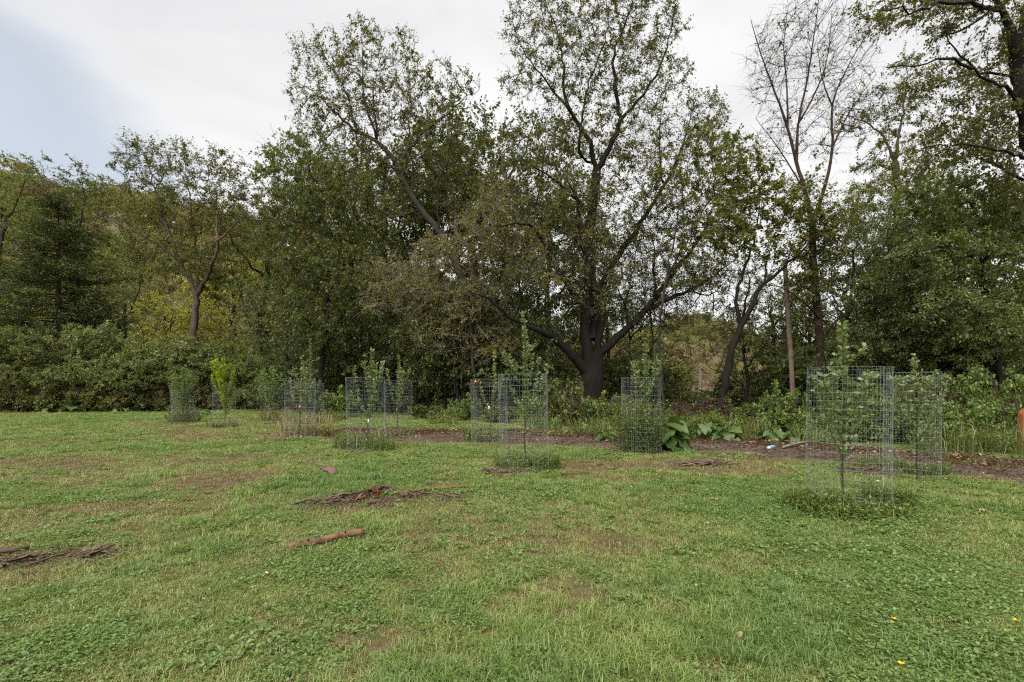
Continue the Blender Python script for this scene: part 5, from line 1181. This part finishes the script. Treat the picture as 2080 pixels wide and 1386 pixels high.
# single pale fallen leaves and yellow flowers that stand out on the lawn
def curled_leaf(label, px, py, s, seed):
    rng = np.random.default_rng(seed); nu, nv = 6, 5; V = []
    for i in range(nu):
        for j in range(nv):
            t = i / 5; q = (j - 2) / 2; w = .38 * math.sin(math.pi * (.08 + .9 * t)); V.append((t - .5, q * w, .16 * q * q + .18 * (t - .5) ** 2 + .03 * rng.normal()))
    i, j = np.meshgrid(np.arange(nu - 1), np.arange(nv - 1), indexing='ij'); Q = np.stack([i * nv + j, i * nv + j + 1, (i + 1) * nv + j + 1, (i + 1) * nv + j], -1).reshape(-1, 4)
    obj('fallen_leaf', quad_mesh('fallen_leaf', np.array(V), Q, 'dry_leaf', np.full(len(Q), .85), smooth=True), label=label, cat='leaf', group='pale fallen leaves on the lawn', loc=G(px, py) + [0, 0, .045], rot=(rng.normal() * .3, rng.normal() * .3, rng.random() * 6), scale=s)
curled_leaf('pale pinkish curled leaf in the right foreground grass', 1503, 1308, .085, 1)
curled_leaf('pale fallen leaf near the right edge beyond the nearest cage', 1996, 1046, .08, 2)
curled_leaf('whitish fallen leaf in the left foreground', 540, 1176, .06, 3)
curled_leaf('brownish fallen leaf right of the lawn centre', 1450, 1024, .10, 4)
curled_leaf('pale fallen leaf inside the nearest cage at right', 1783, 985, .07, 5)
curled_leaf('small whitish leaf left of the nearest cage', 1437, 1073, .05, 6)
curled_leaf('tiny whitish leaf between the cages right of centre', 1282, 998, .05, 7)
for k, (px, py, lab) in enumerate([(1831, 1368, 'yellow flower at the bottom edge right of centre'), (1816, 1274, 'yellow flower above the bottom right flower'), (2062, 1279, 'yellow flower nearest the right edge'), (2046, 1301, 'small yellow flower below the right edge one'), (1458, 1046, 'yellow flower left of the nearest cage')]):
    rng = np.random.default_rng(830 + k); b = G(px, py); root = obj('yellow_flower', None, label=lab, cat='flower', group='yellow lawn flowers', loc=b); n = 22; a = np.arange(n) * 2.4
    V, Q, m2 = leaf_quads(np.c_[np.cos(a) * .002, np.sin(a) * .002, np.full(n, .05)], np.c_[np.cos(a), np.sin(a), .25 + .3 * rng.random(n)], rng, .016, .007, 1.2, .1); obj('petal_head', quad_mesh('petal_head', V, Q, 'petal', rng.random(n)), root)
    V, Q = tube(np.array([[0, 0, 0], [.003, 0, .025], [0, 0, .05]]), .0015, 5); obj('stalk', quad_mesh('stalk', V, Q, 'leaf_weed', np.full(len(Q), .5)), root)

# ------------------------------------------------------------------ lawn plants
leaf_mat('clover', [(0, (.074, .128, .030)), (.5, (.128, .195, .048)), (.9, (.185, .255, .076)), (1, (.24, .25, .06))], gloss=.03)
leaf_mat('thatch', [(0, (.075, .040, .024)), (.5, (.15, .098, .05)), (1, (.23, .18, .10))], trans=.15, gloss=.02)
lawn_protos = []
for s in range(4):                                   # short mown grass
    rng = np.random.default_rng(900 + s); V, Q = blades(rng, 52, .085, .042, .0042, 1.1); lawn_protos.append(quad_mesh('grass', V, Q, 'grass_blade', np.repeat(rng.random(52), 2)))
for s in range(2):                                   # longer soft grass
    rng = np.random.default_rng(910 + s); V, Q = blades(rng, 55, .08, .085, .0045, 1.2); lawn_protos.append(quad_mesh('grass', V, Q, 'grass_blade', np.repeat(rng.random(55) * .7, 2)))
for s in range(3):                                   # clover
    rng = np.random.default_rng(920 + s); n = 34; a = rng.random(n) * 6.28; q = .10 * np.sqrt(rng.random(n)); c = np.c_[np.cos(a) * q, np.sin(a) * q, .02 + .035 * rng.random(n)]
    az = (rng.random(n)[:, None] * 6.28 + np.array([[0, 2.09, 4.19]])).ravel(); c3 = np.repeat(c, 3, 0); dr = np.c_[np.cos(az), np.sin(az), .12 + rng.normal(size=3 * n) * .2]
    V, Q, m2 = leaf_quads(c3, dr, rng, .0125, .0115, 2.2, .12); lawn_protos.append(quad_mesh('clover', V, Q, 'clover', np.repeat(rng.random(n), 3) * .8 + .2 * rng.random(3 * n)))
for s in range(2):                                   # plantain / dandelion rosettes
    rng = np.random.default_rng(930 + s); n = 11; a = np.arange(n) * 2.4; dr = np.c_[np.cos(a), np.sin(a), .3 + .5 * rng.random(n)]
    V, Q, m2 = leaf_quads(np.c_[np.cos(a) * .01, np.sin(a) * .01, np.full(n, .008)], dr, rng, .055, .020, 1.6, .25, six=True); lawn_protos.append(quad_mesh('rosette', V, Q, 'clover', np.repeat(rng.random(n), m2)))
rng = np.random.default_rng(940)                     # ground ivy / creeping leaves
n = 40; a = rng.random(n) * 6.28; q = .11 * np.sqrt(rng.random(n)); V, Q, m2 = leaf_quads(np.c_[np.cos(a) * q, np.sin(a) * q, .01 + .04 * rng.random(n)], np.c_[rng.normal(size=(n, 2)), .15 + .2 * rng.random(n)], rng, .024, .020, 2.0, .15, six=True)
lawn_protos.append(quad_mesh('creeper', V, Q, 'clover', np.repeat(rng.random(n), m2)))
rng = np.random.default_rng(941); V, Q = blades(rng, 34, .09, .03, .004, 1.9); lawn_protos.append(quad_mesh('thatch', V, Q, 'thatch', np.repeat(rng.random(34), 2)))
NP = len(lawn_protos)
def lawn_points():
    rng = np.random.default_rng(77); out = []
    for y0, y1, dens, sc in ((1.6, 4.5, 620, .85), (4.5, 8, 340, 1.0), (8, 14, 150, 1.3), (14, 24, 60, 1.9), (24, 36, 34, 2.4)):
        hw = y1 * 1.12 + 1.6; n = int(dens * 2 * hw * (y1 - y0)); x = rng.uniform(-hw, hw, n); y = rng.uniform(y0, y1, n); k = np.abs(x) < y * 1.12 + 1.6; out.append(np.c_[x[k], y[k], np.full(k.sum(), sc)])
    p = np.vstack(out); x, y, sc = p.T; n = len(p)
    b = bare(x, y); edge = 28 + 5.5 * np.clip((-x - 6) / 6, 0, 1) - 11.5 * np.clip((x - .5) / 7, 0, 1) + rng.normal(size=n) * .6
    td = trk_dist(x, y)
    keep = (rng.random(n) > b * .55) & (y < edge) & (rng.random(n) < np.clip((td - .45) / 1.1, .06, 1))
    x, y, sc, b = x[keep], y[keep], sc[keep], b[keep]; n = len(x)
    cl = fbm(x / .9, y / .9, 51, 3); ro = fbm(x / .6, y / .6, 61, 3); rich = np.clip((x + 1) / 6, -.2, 1) * np.clip((9 - y) / 6, 0, 1); u_ = rng.random(n)
    pick = rng.integers(0, 4, n)
    pc = np.clip((cl - .46) * 2.6 + .12 * rich, .08, .58) * (1 - b * .8)
    k = u_ < pc; pick[k] = np.where(rng.random(k.sum()) < .62, rng.integers(6, 9, k.sum()), 11)
    k2 = ~k & (rng.random(n) < np.clip((ro - .5) * 1.5, .02, .26) * (1 - b)); pick[k2] = rng.integers(9, 11, k2.sum())
    lush = fbm(x / 1.6, y / 1.6, 71, 3); k3 = ~k & ~k2 & (rng.random(n) < np.clip((lush - .55) * 3, 0, .55)); pick[k3] = rng.integers(4, 6, k3.sum())
    k4 = rng.random(n) < .13 + .45 * b + .25 * np.clip(fbm(x / .7, y / .7, 91, 3) - .55, 0, 1) * 4 * (1 - .6 * rich); pick[k4] = 12
    t = np.clip(.28 - .22 * k3 - .16 * rich + .38 * b + .75 * (fbm(x / 1.1, y / 1.1, 81, 3) - .5) + .35 * (fbm(x / 4.5, y / 4.5, 87, 2) - .5) + rng.normal(size=n) * .10, 0, .75)
    s = sc * (.6 + .8 * rng.random(n)) * (1 - .25 * b); z = gz(x, y)
    scatter('lawn_plants', lawn_protos, np.c_[x, y, z - .003], np.c_[rng.normal(size=(n, 2)) * .1, rng.random(n) * 6.28], np.c_[s, s, s * (.8 + .4 * rng.random(n)) / np.maximum(sc, 1) ** .55], pick, t, 'short mown grass, clover and weeds covering the clearing', 'grass')
lawn_points()
# leaf litter and bark bits along the bank, in the wood and over the lawn
lp = []
for s in range(3):
    rng = np.random.default_rng(960 + s); n = 14; x = np.c_[rng.normal(size=(n, 2)) * .12, .005 + .02 * rng.random(n)]; V, Q, m2 = leaf_quads(x, rng.normal(size=(n, 3)) * [1, 1, .25], rng, .06, (.035, .03, .012)[s], 1.0, .3); lp.append(quad_mesh('litter', V, Q, ('leaf_russet', 'dry_leaf', 'wood_debris')[s], rng.random(n)))
rng = np.random.default_rng(966); cl2 = smooth_line(np.c_[TRK, np.zeros(len(TRK))], .1); n = 5200
k = rng.integers(0, len(cl2), n); tg = unit(np.gradient(cl2, axis=0))[k]; off = np.where(rng.random(n) < .78, rng.normal(1.55, .38, n), rng.normal(0, .9, n)); x = cl2[k] + np.c_[-tg[:, 1], tg[:, 0]][:, [0, 1]].repeat(1, 0) @ np.eye(2, 3) * off[:, None]
n2 = 7000; xa = np.c_[rng.uniform(-24, 20, n2), rng.uniform(15, 40, n2)]; ed = 28 + 5.5 * np.clip((-xa[:, 0] - 6) / 6, 0, 1) - 11.5 * np.clip((xa[:, 0] - .5) / 7, 0, 1); xa = xa[xa[:, 1] > ed - .5]
n3 = 1500; yb = 2.2 + 24 * rng.random(n3) ** 1.2; xb = np.c_[rng.uniform(-1.1, 1.1, n3) * yb, yb]
XY = np.vstack([x[:, :2], xa, xb]); n = len(XY); s = np.concatenate([.7 + .8 * rng.random(len(x)), 1.2 + rng.random(len(xa)), np.full(n3, .28)])
zz = gz(XY[:, 0], XY[:, 1]); zz[:len(x)] += np.clip(.10 - np.abs(off - 1.7) * .22, 0, .1) * rng.random(len(x)); zz[-n3:] += .02
scatter('leaf_litter', lp, np.c_[XY, zz], np.c_[rng.normal(size=(n, 2)) * .15, rng.random(n) * 6.28], np.c_[s, s, s], rng.choice(3, n, p=[.45, .07, .48]), rng.random(n), 'brown leaf litter and bark bits along the track and under the trees', 'leaf litter')
